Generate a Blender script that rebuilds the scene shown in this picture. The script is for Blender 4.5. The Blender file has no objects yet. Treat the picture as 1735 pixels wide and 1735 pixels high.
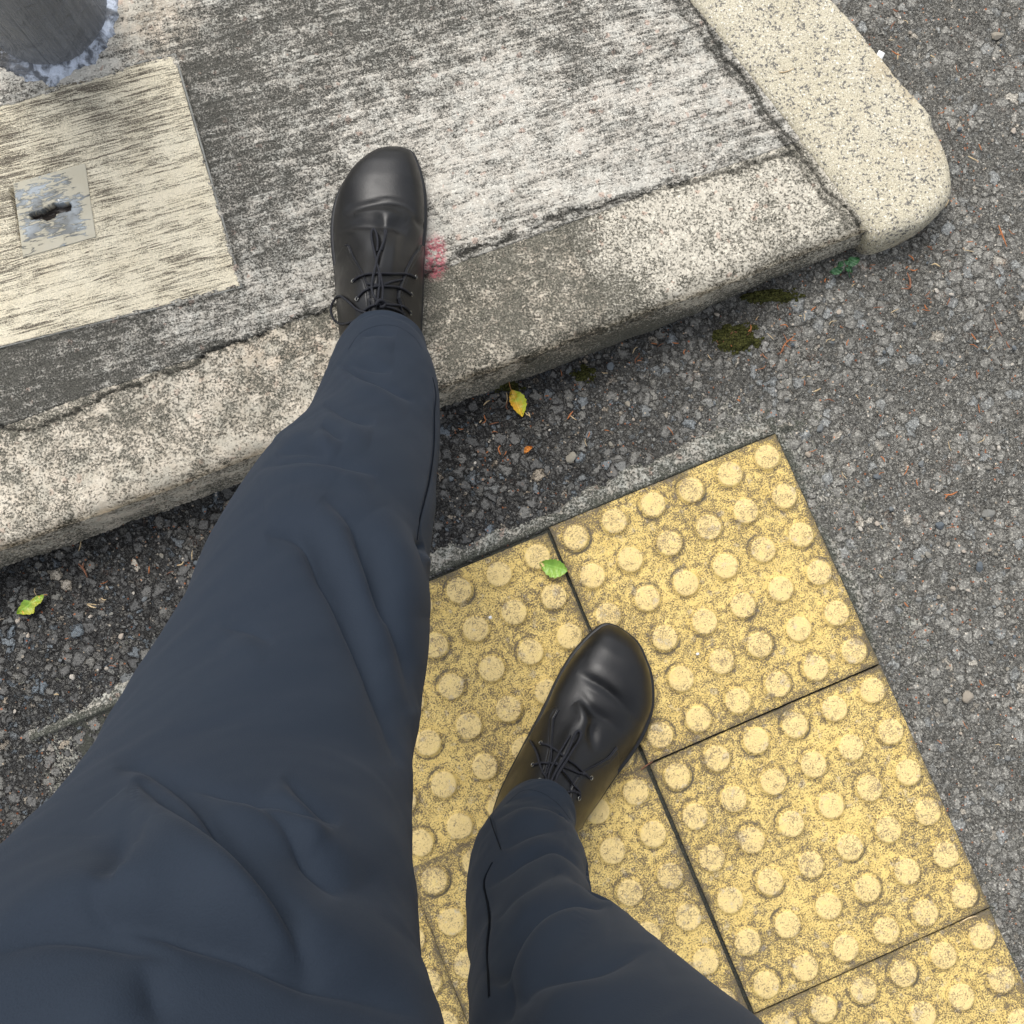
import bpy, bmesh, math, random
import numpy as np
from mathutils import Vector, Matrix
from mathutils.bvhtree import BVHTree

# ------------------------------------------------------------------ camera, sky, sun, exposure
scn = bpy.context.scene
COL = scn.collection
F, CAMH, TILT, ROLL = 1738.0, 1.2183, 0.1249, -0.0163
def rot(rx, ry):
    c, s = math.cos, math.sin
    X = np.array([[1, 0, 0], [0, c(rx), -s(rx)], [0, s(rx), c(rx)]])
    Y = np.array([[c(ry), 0, s(ry)], [0, 1, 0], [-s(ry), 0, c(ry)]])
    return Y @ X
MC = rot(TILT, ROLL)
CAM = np.array([0, 0, CAMH])
cd = bpy.data.cameras.new('camera'); cam = bpy.data.objects.new('camera', cd); COL.objects.link(cam)
cam.matrix_world = Matrix.Translation((0, 0, CAMH)) @ Matrix(MC.tolist()).to_4x4()
cd.sensor_width = 36; cd.lens = 36 * F / 1735; cd.clip_start = 0.01; cd.clip_end = 500
scn.camera = cam
SUN_EL, SUN_AZ = math.radians(58), math.radians(-25)      # azimuth measured from +Y towards +X
w = bpy.data.worlds.new('World'); scn.world = w; w.use_nodes = True
wn = w.node_tree; wn.nodes.clear()
sky = wn.nodes.new('ShaderNodeTexSky'); sky.sky_type = 'NISHITA'; sky.sun_disc = False
sky.sun_elevation = SUN_EL; sky.sun_rotation = SUN_AZ; sky.air_density = 1.0; sky.dust_density = 3.5; sky.ozone_density = 1.0
hs = wn.nodes.new('ShaderNodeHueSaturation'); hs.inputs['Saturation'].default_value = 0.32
bg = wn.nodes.new('ShaderNodeBackground'); bg.inputs['Strength'].default_value = 0.15
wo = wn.nodes.new('ShaderNodeOutputWorld')
wn.links.new(sky.outputs[0], hs.inputs['Color']); wn.links.new(hs.outputs[0], bg.inputs[0]); wn.links.new(bg.outputs[0], wo.inputs[0])
sd = bpy.data.lights.new('sun', 'SUN'); sd.energy = 1.1; sd.angle = math.radians(34); sd.color = (1, .97, .92)
so = bpy.data.objects.new('sun', sd); COL.objects.link(so)
sv = Vector((math.sin(SUN_AZ) * math.cos(SUN_EL), math.cos(SUN_AZ) * math.cos(SUN_EL), math.sin(SUN_EL)))
so.rotation_euler = sv.to_track_quat('Z', 'Y').to_euler(); so.location = sv * 20
scn.view_settings.view_transform = 'Standard'; scn.view_settings.look = 'None'
scn.view_settings.gamma = 1; scn.view_settings.exposure = 0.66
try: scn.view_settings.use_curve_mapping = False
except Exception: pass

# ------------------------------------------------------------------ helpers
random.seed(5)
RNG = np.random.default_rng(5)
def at(px, py, z=0.0):
    d = MC @ np.array([(px - 867.5) / F, -(py - 867.5) / F, -1.0])
    return CAM + d * ((z - CAMH) / d[2])
def proj(P):
    C = (P - CAM) @ MC
    return np.stack([867.5 + F * C[..., 0] / -C[..., 2], 867.5 - F * C[..., 1] / -C[..., 2]], -1)
def rise(x, y):
    def q(a, b, v): t = min(1, max(0, (v - a) / (b - a))); return t * t * (3 - 2 * t)
    return .03 * q(.18, .42, x) * q(.28, .44, y)
def hash2(i, j, s):
    h = (i.astype(np.int64) * 374761393 + j.astype(np.int64) * 668265263 + s * 1442695041) & 0xffffffff
    h = ((h ^ (h >> 13)) * 1274126177) & 0xffffffff
    return ((h ^ (h >> 16)) & 0xffffff) / float(0xffffff)
def vn(x, y, s=0):
    i, j = np.floor(x), np.floor(y); fx, fy = x - i, y - j
    fx = fx * fx * (3 - 2 * fx); fy = fy * fy * (3 - 2 * fy)
    a, b, c, d = hash2(i, j, s), hash2(i + 1, j, s), hash2(i, j + 1, s), hash2(i + 1, j + 1, s)
    return (a * (1 - fx) + b * fx) * (1 - fy) + (c * (1 - fx) + d * fx) * fy
def fbm(x, y, o=4, s=0):
    r, a, t = 0, 1, 0
    for k in range(o):
        r = r + a * vn(x * 2 ** k + 17 * k, y * 2 ** k, s + k); t += a; a *= .5
    return r / t
def pdist(Q, line):
    """distance of points Q (n,2) to polyline, and signed side"""
    L = np.array(line, float); best = np.full(len(Q), 1e9); sg = np.zeros(len(Q)); tt = np.zeros(len(Q))
    for k in range(len(L) - 1):
        a, b = L[k], L[k + 1]; ab = b - a; t = np.clip(((Q - a) @ ab) / (ab @ ab), 0, 1)
        v = Q - (a + t[:, None] * ab); d = np.hypot(v[:, 0], v[:, 1]); m = d < best
        best[m] = d[m]; sg[m] = np.sign(ab[0] * v[m, 1] - ab[1] * v[m, 0]); tt[m] = (k + t[m]) / (len(L) - 1)
    return best, sg, tt
def inpoly(Q, poly):
    P = np.array(poly, float); c = np.zeros(len(Q), bool); j = len(P) - 1
    for i in range(len(P)):
        k = ((P[i, 1] > Q[:, 1]) != (P[j, 1] > Q[:, 1])) & (Q[:, 0] < (P[j, 0] - P[i, 0]) * (Q[:, 1] - P[i, 1]) / (P[j, 1] - P[i, 1] + 1e-12) + P[i, 0])
        c ^= k; j = i
    return c
def sstep(a, b, x):
    t = np.clip((x - a) / (b - a), 0, 1); return t * t * (3 - 2 * t)
def link(name, me, mat=None, parent=None, smooth=True):
    o = bpy.data.objects.new(name, me); COL.objects.link(o)
    if mat: me.materials.append(mat)
    if smooth: me.shade_smooth()
    if parent is not None: o.parent = parent
    return o
def mesh_np(name, V, Q, attrs=None):
    me = bpy.data.meshes.new(name); n = len(V); Q = np.asarray(Q)
    me.vertices.add(n); me.vertices.foreach_set('co', np.asarray(V, np.float32).ravel())
    me.loops.add(Q.size); me.loops.foreach_set('vertex_index', Q.astype(np.int32).ravel())
    k = Q.shape[1]; me.polygons.add(len(Q))
    me.polygons.foreach_set('loop_start', np.arange(0, Q.size, k, dtype=np.int32))
    me.update(calc_edges=True)
    for a, v in (attrs or {}).items():
        at_ = me.attributes.new(a, 'FLOAT', 'POINT'); at_.data.foreach_set('value', np.asarray(v, np.float32).ravel())
    return me
def gridq(nu, nv, wrap=False):
    i = np.arange(nu - 1)[:, None]; j = np.arange(nv if wrap else nv - 1)[None]
    a = i * nv + j; b = i * nv + (j + 1) % nv; return np.stack([a, b, b + nv, a + nv], -1).reshape(-1, 4)
def normals(V, nu, nv, wrap):
    G = V.reshape(nu, nv, 3); du = np.gradient(G, axis=0)
    dv = (np.roll(G, -1, 1) - np.roll(G, 1, 1)) if wrap else np.gradient(G, axis=1)
    n = np.cross(du, dv); l = np.linalg.norm(n, axis=-1, keepdims=True); return (n / np.maximum(l, 1e-12)).reshape(-1, 3)
def tag(o, label=None, cat=None, group=None, kind=None):
    if label: o['label'] = label
    if cat: o['category'] = cat
    if group: o['group'] = group
    if kind: o['kind'] = kind
    return o
def empty(name, loc=(0, 0, 0), **k):
    o = bpy.data.objects.new(name, None); COL.objects.link(o); o.location = loc; o.empty_display_size = .05
    return tag(o, **k)
def put(o, parent):                       # parent an object whose mesh is in world coordinates
    o.parent = parent; o.matrix_parent_inverse = Matrix.Translation(parent.location).inverted(); return o
def tube(points, r, seg=8, close=False, taper=None):
    P = np.array(points, float); n = len(P); V = []; T = np.gradient(P, axis=0)
    T /= np.maximum(np.linalg.norm(T, axis=1, keepdims=True), 1e-9)
    up = np.array([0.13, .2, .97]); rr = np.full(n, r) if taper is None else r * np.interp(np.linspace(0, 1, n), np.linspace(0, 1, len(taper)), taper)
    for k in range(n):
        a = np.cross(T[k], up); a /= np.linalg.norm(a); b = np.cross(a, T[k]); up = b
        th = np.linspace(0, 2 * np.pi, seg, endpoint=False)
        V.append(P[k] + rr[k] * (np.outer(np.cos(th), a) + np.outer(np.sin(th), b)))
    return np.concatenate(V), gridq(n, seg, True)
def crv(pts, n):
    P = np.array(pts, float); P = np.vstack([2 * P[0] - P[1], P, 2 * P[-1] - P[-2]]); m = len(P) - 3
    t = np.linspace(0, m - 1e-6, n); k = t.astype(int); f = (t - k)[:, None]
    a, b, c, d = P[k], P[k + 1], P[k + 2], P[k + 3]
    return .5 * (2 * b + (c - a) * f + (2 * a - 5 * b + 4 * c - d) * f ** 2 + (3 * b - a - 3 * c + d) * f ** 3)
def axis_pts(lo, hi, step, reach):
    d = list(np.arange(lo, hi + step, step)); s = step
    a, b = [], []; x = lo; s = step
    while x > -reach: s *= 1.45; x -= s; a.append(x)
    x = d[-1]; s = step
    while x < reach: s *= 1.45; x += s; b.append(x)
    return np.array(a[::-1] + d + b)

# ------------------------------------------------------------------ node shorthand
class G:
    def __init__(s, name, rough=.9, spec=.3, disp=True):
        s.m = bpy.data.materials.new(name); s.m.use_nodes = True; s.t = s.m.node_tree; s.N = s.t.nodes
        s.b = s.N['Principled BSDF']; s.out = s.N['Material Output']; s.b.inputs['Roughness'].default_value = rough
        s.b.inputs['Specular IOR Level'].default_value = spec
        tc = s.N.new('ShaderNodeTexCoord'); s.co = tc.outputs['Object']
        if disp: s.m.displacement_method = 'BOTH'
    def set(s, i, v):
        if hasattr(v, 'is_linked') and not isinstance(v, (int, float, tuple)): s.t.links.new(v, i)
        else: i.default_value = v if not isinstance(v, tuple) or len(v) != 3 or i.type != 'RGBA' else (*v, 1)
    def noise(s, sc, det=3, rough=.5, vec=None, dist=0, color=False):
        n = s.N.new('ShaderNodeTexNoise'); s.set(n.inputs['Vector'], vec or s.co); s.set(n.inputs['Scale'], sc)
        n.inputs['Detail'].default_value = det; n.inputs['Roughness'].default_value = rough; n.inputs['Distortion'].default_value = dist
        return n.outputs['Color' if color else 0]
    def vor(s, sc, feat='F1', vec=None, out=0, rnd=1):
        n = s.N.new('ShaderNodeTexVoronoi'); n.feature = feat; s.set(n.inputs['Vector'], vec or s.co); n.inputs['Scale'].default_value = sc
        n.inputs['Randomness'].default_value = rnd; return n.outputs[out]
    def m2(s, op, a, b=None, c=None, clamp=False):
        n = s.N.new('ShaderNodeMath'); n.operation = op; n.use_clamp = clamp
        for k, v in enumerate((a, b, c)):
            if v is not None: s.set(n.inputs[k], v)
        return n.outputs[0]
    def vm(s, op, a, b):
        n = s.N.new('ShaderNodeVectorMath'); n.operation = op; s.set(n.inputs[0], a)
        if op == 'SCALE': s.set(n.inputs['Scale'], b)
        else: s.set(n.inputs[1], b)
        return n.outputs[0]
    def ss(s, a, b, v, lo=0., hi=1.):
        n = s.N.new('ShaderNodeMapRange'); n.interpolation_type = 'SMOOTHSTEP'
        s.set(n.inputs[0], v); s.set(n.inputs[1], a); s.set(n.inputs[2], b); s.set(n.inputs[3], lo); s.set(n.inputs[4], hi); return n.outputs[0]
    def mix(s, f, a, b):
        n = s.N.new('ShaderNodeMix'); n.data_type = 'RGBA'; s.set(n.inputs[0], f); s.set(n.inputs[6], a); s.set(n.inputs[7], b); return n.outputs[2]
    def ramp(s, f, st, interp='LINEAR'):
        n = s.N.new('ShaderNodeValToRGB'); n.color_ramp.interpolation = interp; e = n.color_ramp.elements
        while len(e) < len(st): e.new(.5)
        for k, (p, c) in enumerate(st): e[k].position = p; e[k].color = (*c, 1) if len(c) == 3 else c
        s.set(n.inputs[0], f); return n.outputs[0]
    def attr(s, a):
        n = s.N.new('ShaderNodeAttribute'); n.attribute_name = a; return n.outputs['Fac']
    def rotz(s, ang, sx=1, sy=1, vec=None):
        n = s.N.new('ShaderNodeMapping'); n.vector_type = 'POINT'; s.set(n.inputs[0], vec or s.co)
        n.inputs['Rotation'].default_value = (0, 0, ang); n2 = s.N.new('ShaderNodeMapping'); s.t.links.new(n.outputs[0], n2.inputs[0])
        n2.inputs['Scale'].default_value = (sx, sy, 1); return n2.outputs[0]
    def sep(s, v=None):
        n = s.N.new('ShaderNodeSeparateXYZ'); s.set(n.inputs[0], v or s.co); return n.outputs
    def done(s, col, h=None, scale=.001, rough=None):
        s.set(s.b.inputs['Base Color'], col)
        if rough is not None: s.set(s.b.inputs['Roughness'], rough)
        if h is not None:
            d = s.N.new('ShaderNodeDisplacement'); s.set(d.inputs['Height'], h); d.inputs['Midlevel'].default_value = 0; d.inputs['Scale'].default_value = scale
            s.t.links.new(d.outputs[0], s.out.inputs['Displacement'])
        return s.m
    def bump(s, h, dist=.001, st=1):
        n = s.N.new('ShaderNodeBump'); s.set(n.inputs['Height'], h); n.inputs['Distance'].default_value = dist; n.inputs['Strength'].default_value = st
        s.t.links.new(n.outputs[0], s.b.inputs['Normal'])
def flat(name, col, rough=.6, spec=.4, metal=0, var=.25, sc=300):
    g = G(name, rough, spec, False); g.b.inputs['Metallic'].default_value = metal
    n = g.noise(sc, 4); c2 = tuple(x * (1 - var) for x in col); c3 = tuple(min(1, x * (1 + var)) for x in col)
    g.bump(n, .0004, .6); return g.done(g.ramp(n, [(.3, c2), (.7, c3)]))

# ------------------------------------------------------------------ materials of the setting
def mat_asphalt():
    g = G('asphalt', .75, .35)
    wob = g.vm('SCALE', g.vm('SUBTRACT', g.noise(120, 4, .7, color=True), (.5, .5, .5)), .016)
    v = g.vm('ADD', g.co, wob)
    e1 = g.vor(76, 'DISTANCE_TO_EDGE', v); c1 = g.vor(76, 'F1', v, out=1); f1 = g.vor(76, 'F1', v)
    e2 = g.vor(175, 'DISTANCE_TO_EDGE', v); c2 = g.vor(175, 'F1', v, out=1)
    r1 = g.sep(c1); r2 = g.sep(c2)
    big = g.m2('GREATER_THAN', r1[0], g.ss(.3, .7, g.noise(18, 3), .1, .9))                        # which cells hold one large stone
    s1 = g.ss(.0, .16, e1); s2 = g.ss(.0, .22, e2)
    inner = g.m2('MULTIPLY', s2, g.ss(.0, .06, e1))
    stone = g.m2('ADD', g.m2('MULTIPLY', s1, big), g.m2('MULTIPLY', inner, g.m2('SUBTRACT', 1.0, big)))
    rnd = g.m2('ADD', g.m2('MULTIPLY', r1[1], big), g.m2('MULTIPLY', r2[1], g.m2('SUBTRACT', 1.0, big)))
    rnh = g.m2('ADD', g.m2('MULTIPLY', r1[2], big), g.m2('MULTIPLY', r2[2], g.m2('SUBTRACT', 1.0, big)))
    x, y, z = g.sep()
    # the darker, more open surface lies to the west; the east is filled with fines
    worn = g.m2('ADD', g.ss(-.05, .5, x), g.m2('MULTIPLY', g.m2('SUBTRACT', g.noise(9, 3), .5), .5), clamp=True)
    fine = g.noise(900, 3, .6); med = g.noise(55, 4, .6); pit = g.noise(330, 4, .65)
    tint = g.ramp(rnd, [(0, (.062, .062, .06)), (.45, (.1, .098, .092)), (.75, (.13, .126, .113)), (.9, (.095, .11, .122)), (.955, (.12, .14, .155)), (.98, (.24, .2, .15)), (1, (.34, .31, .26))])
    tint2 = g.mix(g.m2('MULTIPLY', worn, .6), tint, g.mix(g.ss(.3, .7, pit), (.11, .105, .092), (.27, .26, .225)))
    tint3 = g.mix(g.ss(.4, .75, fine), tint2, g.vm('SCALE', tint2, 2.0))
    crev = g.mix(g.m2('MULTIPLY', worn, .75), (.02, .019, .018), (.1, .096, .082))
    dep = g.m2('MULTIPLY', stone, g.ss(.3, .55, g.m2('ADD', pit, g.m2('MULTIPLY', worn, .12))))
    col = g.mix(g.ss(.05, .55, dep), crev, tint3)
    sp = g.vor(330, 'F1', out=1); spr = g.sep(sp); spd = g.vor(330, 'F1')
    spot = g.m2('MULTIPLY', g.m2('GREATER_THAN', spr[0], .955), g.m2('LESS_THAN', spd, .42))
    spc = g.ramp(spr[1], [(0, (.3, .09, .035)), (.35, (.36, .14, .06)), (.6, (.42, .34, .24)), (1, (.5, .46, .4))])
    col = g.mix(g.m2('MULTIPLY', spot, .85), col, spc)
    red = g.m2('MULTIPLY', g.ss(.62, .75, g.noise(30, 3)), g.ss(.5, .62, g.noise(420, 3)))
    col = g.mix(g.m2('MULTIPLY', red, .5), col, (.16, .07, .035))
    grit = g.sep(g.vor(620, 'F1', out=1)); col = g.mix(g.m2('MULTIPLY', g.ss(.55, .95, grit[0]), g.m2('MULTIPLY', worn, .7)), col, g.vm('SCALE', col, 2.1)); col = g.mix(g.m2('MULTIPLY', g.ss(.7, .95, grit[1]), .6), col, g.vm('SCALE', col, .35))
    h = g.m2('ADD', g.m2('MULTIPLY', stone, g.m2('ADD', 1.0, g.m2('MULTIPLY', rnh, 1.6))), g.m2('MULTIPLY', pit, .9))
    h = g.m2('MULTIPLY', h, g.ss(0., 1., worn, 1.0, .6))
    h = g.m2('ADD', h, g.m2('ADD', g.m2('MULTIPLY', med, .8), g.m2('MULTIPLY', fine, .35)))
    return g.done(col, g.m2('SUBTRACT', h, 3.0), .0016)

STREAK = 0.30
def mat_concrete(name, pale, dark, ang=STREAK, streak=.5, warmcol=(.5, .36, .25), fsc=420, blot=1.1):
    g = G(name, .9, .25)
    D = g.attr('dark'); C = g.attr('crack'); W = g.attr('warm'); R = g.attr('red')
    fine = g.noise(fsc, 5, .72); mid = g.noise(150, 4, .65); coarse = g.noise(26, 4, .6); wet = g.noise(700, 2, .5)
    v = g.rotz(-ang, 34, 240); st = g.noise(1, 4, .6, vec=v, dist=.6)
    v2 = g.rotz(-ang, 9, 100); st2 = g.noise(1, 4, .65, vec=v2, dist=.5)
    val = g.m2('ADD', g.m2('MULTIPLY', fine, .62), g.m2('MULTIPLY', mid, .26))
    val = g.m2('ADD', val, g.m2('MULTIPLY', g.m2('ADD', g.m2('MULTIPLY', st, .55), g.m2('MULTIPLY', st2, .45)), streak * .5))
    val = g.m2('DIVIDE', val, .88 + streak * .5)
    blot_ = g.m2('MULTIPLY', g.m2('ADD', W, .35), blot) if blot > 1.2 else blot
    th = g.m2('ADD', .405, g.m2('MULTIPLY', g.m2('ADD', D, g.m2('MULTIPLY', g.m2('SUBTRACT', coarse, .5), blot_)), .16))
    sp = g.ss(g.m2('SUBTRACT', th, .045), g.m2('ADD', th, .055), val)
    pc = g.mix(g.noise(60, 3), g.vm('SCALE', pale, .72) if not isinstance(pale, tuple) else tuple(p * .72 for p in pale), tuple(min(1, p * 1.2) for p in pale))
    pc = g.mix(g.m2('MULTIPLY', W, g.ss(.35, .6, g.noise(70, 3))), pc, warmcol)
    grain = g.vor(520, 'F1', out=1); gr = g.sep(grain)
    pc = g.mix(g.m2('MULTIPLY', g.ss(.8, .95, gr[0]), .6), pc, tuple(min(1, p * 1.45) for p in pale))
    pc = g.mix(g.m2('MULTIPLY', g.m2('GREATER_THAN', g.sep(g.vor(190, 'F1', out=1))[1], .985), .35), pc, (.42, .2, .13))
    dk_ = g.mix(g.ss(.3, .7, wet), tuple(p * .45 for p in dark), tuple(p * 1.9 for p in dark))
    pc = g.mix(g.ss(.1, .35, W, 0., .45), pc, g.mix(g.ss(.35, .65, g.noise(45, 4, .6)), (.36, .33, .26), (.7, .62, .5)))
    col = g.mix(sp, dk_, pc)
    col = g.mix(g.m2('MULTIPLY', g.m2('MULTIPLY', R, .85), g.ss(.38, .56, g.noise(260, 4, .7))), col, (.5, .13, .16))
    col = g.mix(g.m2('MULTIPLY', C, .84), col, (.022, .022, .019))
    h = g.m2('ADD', g.m2('MULTIPLY', sp, .9), g.m2('ADD', g.m2('MULTIPLY', val, 1.4), g.m2('ADD', g.m2('MULTIPLY', coarse, 1.0), g.m2('MULTIPLY', st2, 2.2 * streak))))
    h = g.m2('SUBTRACT', h, g.m2('MULTIPLY', C, 1.2))
    return g.done(col, g.m2('SUBTRACT', h, 2.0), .0011)

def mat_granite():
    g = G('granite', .85, .3)
    a = g.noise(300, 4, .62); b = g.noise(70, 4, .6); c = g.noise(16, 3); f = g.noise(750, 3, .7)
    sp = g.ss(.37, .47, g.m2('ADD', a, g.m2('MULTIPLY', g.m2('SUBTRACT', b, .5), .4)))
    base = g.mix(c, (.55, .49, .34), (.66, .61, .48)); base = g.mix(g.ss(.3, .62, f), g.vm('SCALE', base, .42), base)
    base = g.mix(g.m2('MULTIPLY', g.ss(.55, .75, g.noise(11, 4)), .5), base, (.42, .33, .2))
    base = g.mix(g.ss(.6, .68, g.noise(380, 3)), base, (.8, .77, .68))
    col = g.mix(sp, g.mix(f, (.06, .058, .055), (.2, .19, .17)), base)
    foot_tone = g.m2('MULTIPLY', g.ss(.07, .01, g.sep()[2]), .6)  # colour darkens towards the foot of the stone
    col = g.mix(g.m2('MULTIPLY', foot_tone, g.ss(.35, .65, g.noise(60, 4))), col, (.1, .085, .06))
    return g.done(col, g.m2('ADD', g.m2('MULTIPLY', a, 1.), g.m2('ADD', g.m2('MULTIPLY', b, 1.5), g.m2('MULTIPLY', c, 4.))), .0009)

def mat_tile():
    g = G('tactile_tile', .85, .25)
    oi = g.N.new('ShaderNodeObjectInfo'); off = g.N.new('ShaderNodeCombineXYZ')
    for k in range(2): g.set(off.inputs[k], g.m2('MULTIPLY', oi.outputs['Random'], 37. + 11 * k))
    v = g.vm('ADD', g.co, off.outputs[0]); D = g.attr('edge')
    a = g.noise(560, 4, .75, vec=v); b = g.noise(130, 4, .6, vec=v); c = g.noise(14, 4, .6, vec=v)
    cap = g.ss(.0028, .0046, g.sep()[2])
    val = g.m2('ADD', g.m2('MULTIPLY', a, .7), g.m2('MULTIPLY', b, .3))
    th = g.m2('ADD', .462, g.m2('MULTIPLY', g.m2('SUBTRACT', c, .45), .17)); th = g.m2('SUBTRACT', th, g.m2('MULTIPLY', cap, .035))
    th = g.m2('ADD', th, g.m2('MULTIPLY', D, .09))
    sp = g.ss(g.m2('SUBTRACT', th, .05), g.m2('ADD', th, .045), val)
    yel = g.mix(g.noise(40, 3, vec=v), (.68, .49, .155), (.82, .63, .255))
    yel = g.mix(g.m2('MULTIPLY', cap, .45), yel, (.76, .6, .33))
    yel = g.mix(g.m2('MULTIPLY', g.ss(.55, .7, b), .3), yel, (.8, .62, .2))
    drk = g.mix(g.noise(200, 2, vec=v), (.12, .1, .07), (.25, .19, .11))
    drk = g.mix(cap, drk, (.34, .26, .16))
    col = g.mix(sp, drk, yel)
    grey = g.m2('MULTIPLY', g.ss(.60, .68, g.noise(75, 3, .5, vec=v)), g.ss(.45, .55, a)); col = g.mix(g.m2('MULTIPLY', grey, .5), col, (.36, .35, .36))
    col = g.mix(g.m2('MULTIPLY', g.ss(.35, .85, D), g.ss(.32, .62, g.m2('ADD', a, g.m2('MULTIPLY', D, .1)))), col, (.105, .095, .07))
    h = g.m2('ADD', g.m2('MULTIPLY', sp, .55), g.m2('MULTIPLY', val, 1.6))
    return g.done(col, g.m2('SUBTRACT', h, 1.), .0009)

M_ASPH = mat_asphalt()
M_PAVE = mat_concrete('weathered_concrete', (.52, .5, .44), (.06, .058, .049), streak=.9, fsc=460, blot=1.0)
M_KERB = mat_concrete('kerb_concrete', (.56, .52, .43), (.1, .095, .075), streak=.12, warmcol=(.58, .47, .35), fsc=400, blot=2.3)
M_GRAN = mat_granite(); M_TILE = mat_tile()

# ------------------------------------------------------------------ road
TO = np.array([.3391, .2504]); TA = .3941
TU = np.array([-math.cos(TA), -math.sin(TA)]); TV = np.array([math.sin(TA), -math.cos(TA)])
def tuv(XY): d = XY - TO; return d @ TU, d @ TV
xs = axis_pts(-.74, .76, .0018, 60); ys = axis_pts(-.52, .84, .0018, 60)
X, Y = np.meshgrid(xs, ys, indexing='ij'); XY = np.stack([X.ravel(), Y.ravel()], 1)
u, v_ = tuv(XY); z = (fbm(XY[:, 0] * 6, XY[:, 1] * 6, 3, 4) - .5) * .004
z = np.where(np.hypot(*XY.T) > 2, 0, z)
z += .03 * sstep(.18, .42, XY[:, 0]) * sstep(.28, .44, XY[:, 1]) * (1 - sstep(1.5, 4, np.hypot(*XY.T)))     # the road rises a little towards the granite corner
z -= .016 * ((u > .004) & (u < .896) & (v_ > .004) & (v_ < .896) & ((u < .596) | ((v_ > .304) & (v_ < .596))))
road = link('road', mesh_np('road', np.c_[XY, z], gridq(len(xs), len(ys))[:, ::-1]), M_ASPH); tag(road, kind='structure', label='worn dark grey asphalt road with exposed stone chippings')

# ------------------------------------------------------------------ kerb frame
KH = .078
K0 = at(0, 962, 0)[:2]; K1 = at(1460, 424, 0)[:2]; KE = (K1 - K0) / np.linalg.norm(K1 - K0); KN = np.array([-KE[1], KE[0]])
def kn(px, py, z=KH): return float((at(px, py, z)[:2] - K0) @ KN)
KW = np.mean([kn(0, 722), kn(980, 355), kn(1340, 262)])
GI0, GI1 = at(1484, 404, KH)[:2], at(1167, 0, KH)[:2]          # inner line of the granite kerb
def send(n):                                                   # s where a line at offset n meets the granite
    a = (GI0 - K0) @ KE, (GI0 - K0) @ KN; b = (GI1 - K0) @ KE, (GI1 - K0) @ KN
    return a[0] + (b[0] - a[0]) * (n - a[1]) / (b[1] - a[1])
PDARK = [(350, 100, .85), (450, 60, .7), (400, 200, .8), (520, 180, .6), (650, 60, .75), (600, 200, .5), (760, 40, .6), (850, 150, .35), (700, 200, .35), (950, 60, .4), (1050, 100, .3), (1150, 150, .2),
    (1000, 250, .15), (1250, 240, .25), (1100, 300, .2), (800, 300, .25), (850, 400, .35), (480, 350, .65), (430, 450, .7), (520, 450, .45), (250, 30, .3), (500, 510, .3), (350, 560, .5), (100, 650, .85), (250, 600, .7), (50, 640, .9), (180, 640, .75), (230, 60, .35)]
KDARK = [(1100, 400, .12), (1200, 450, .2), (1350, 400, .2), (1420, 400, .3), (1250, 490, .6), (1050, 545, .9), (1350, 455, .7), (1000, 450, .3), (940, 410, 1.), (850, 480, .75), (900, 550, .55), (800, 600, .85), (760, 480, .9), (960, 540, .8), (780, 660, .4), (450, 640, .35),
    (500, 600, .3), (350, 680, .35), (550, 560, .55), (200, 720, .6), (60, 760, .55), (150, 820, .2), (300, 760, .3), (50, 880, .2), (250, 850, .25), (30, 940, .45), (980, 500, .8), (830, 430, .8), (650, 680, .3)]
def rbf(Q, pts, sg):
    P = np.array(pts); w_ = np.zeros(len(Q)); s_ = np.zeros(len(Q))
    for x, y, v in P:
        k = np.exp(-((Q[:, 0] - x) ** 2 + (Q[:, 1] - y) ** 2) / (2 * sg * sg)) + 1e-9; w_ += k; s_ += k * v
    return s_ / w_
CRACKS = [  # traced from the slab: (polyline, half width px, strength)
    ([(-200, 790), (0, 725), (60, 722), (95, 712), (140, 690), (190, 662), (240, 648), (265, 632), (330, 620), (350, 598), (400, 578), (450, 562), (520, 535), (570, 512), (660, 478), (740, 452), (770, 442), (800, 425), (870, 400)], 2.0, .9),
    ([(905, 385), (950, 368), (985, 354), (1040, 342), (1120, 322), (1200, 300), (1280, 278), (1345, 258)], 2.6, .8),
    ([(1137, -20), (1160, 25), (1205, 80), (1240, 130), (1290, 195), (1335, 250), (1380, 310), (1420, 360), (1440, 385)], 1.8, .55),
    ([(765, 462), (785, 490), (800, 510)], 1.6, .4),
    ([(950, 370), (965, 400), (975, 440), (1000, 470), (1020, 500), (1030, 530), (1015, 560)], 1.6, .3),
    ([(1170, 0), (1225, 90), (1300, 190), (1370, 275), (1430, 350), (1482, 402)], 2.1, .85),
    ([(0, 593), (200, 545), (330, 512), (412, 490)], 1.6, .35), ([(413, 490), (370, 320), (330, 190), (302, 88)], 1.6, .35)]
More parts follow.
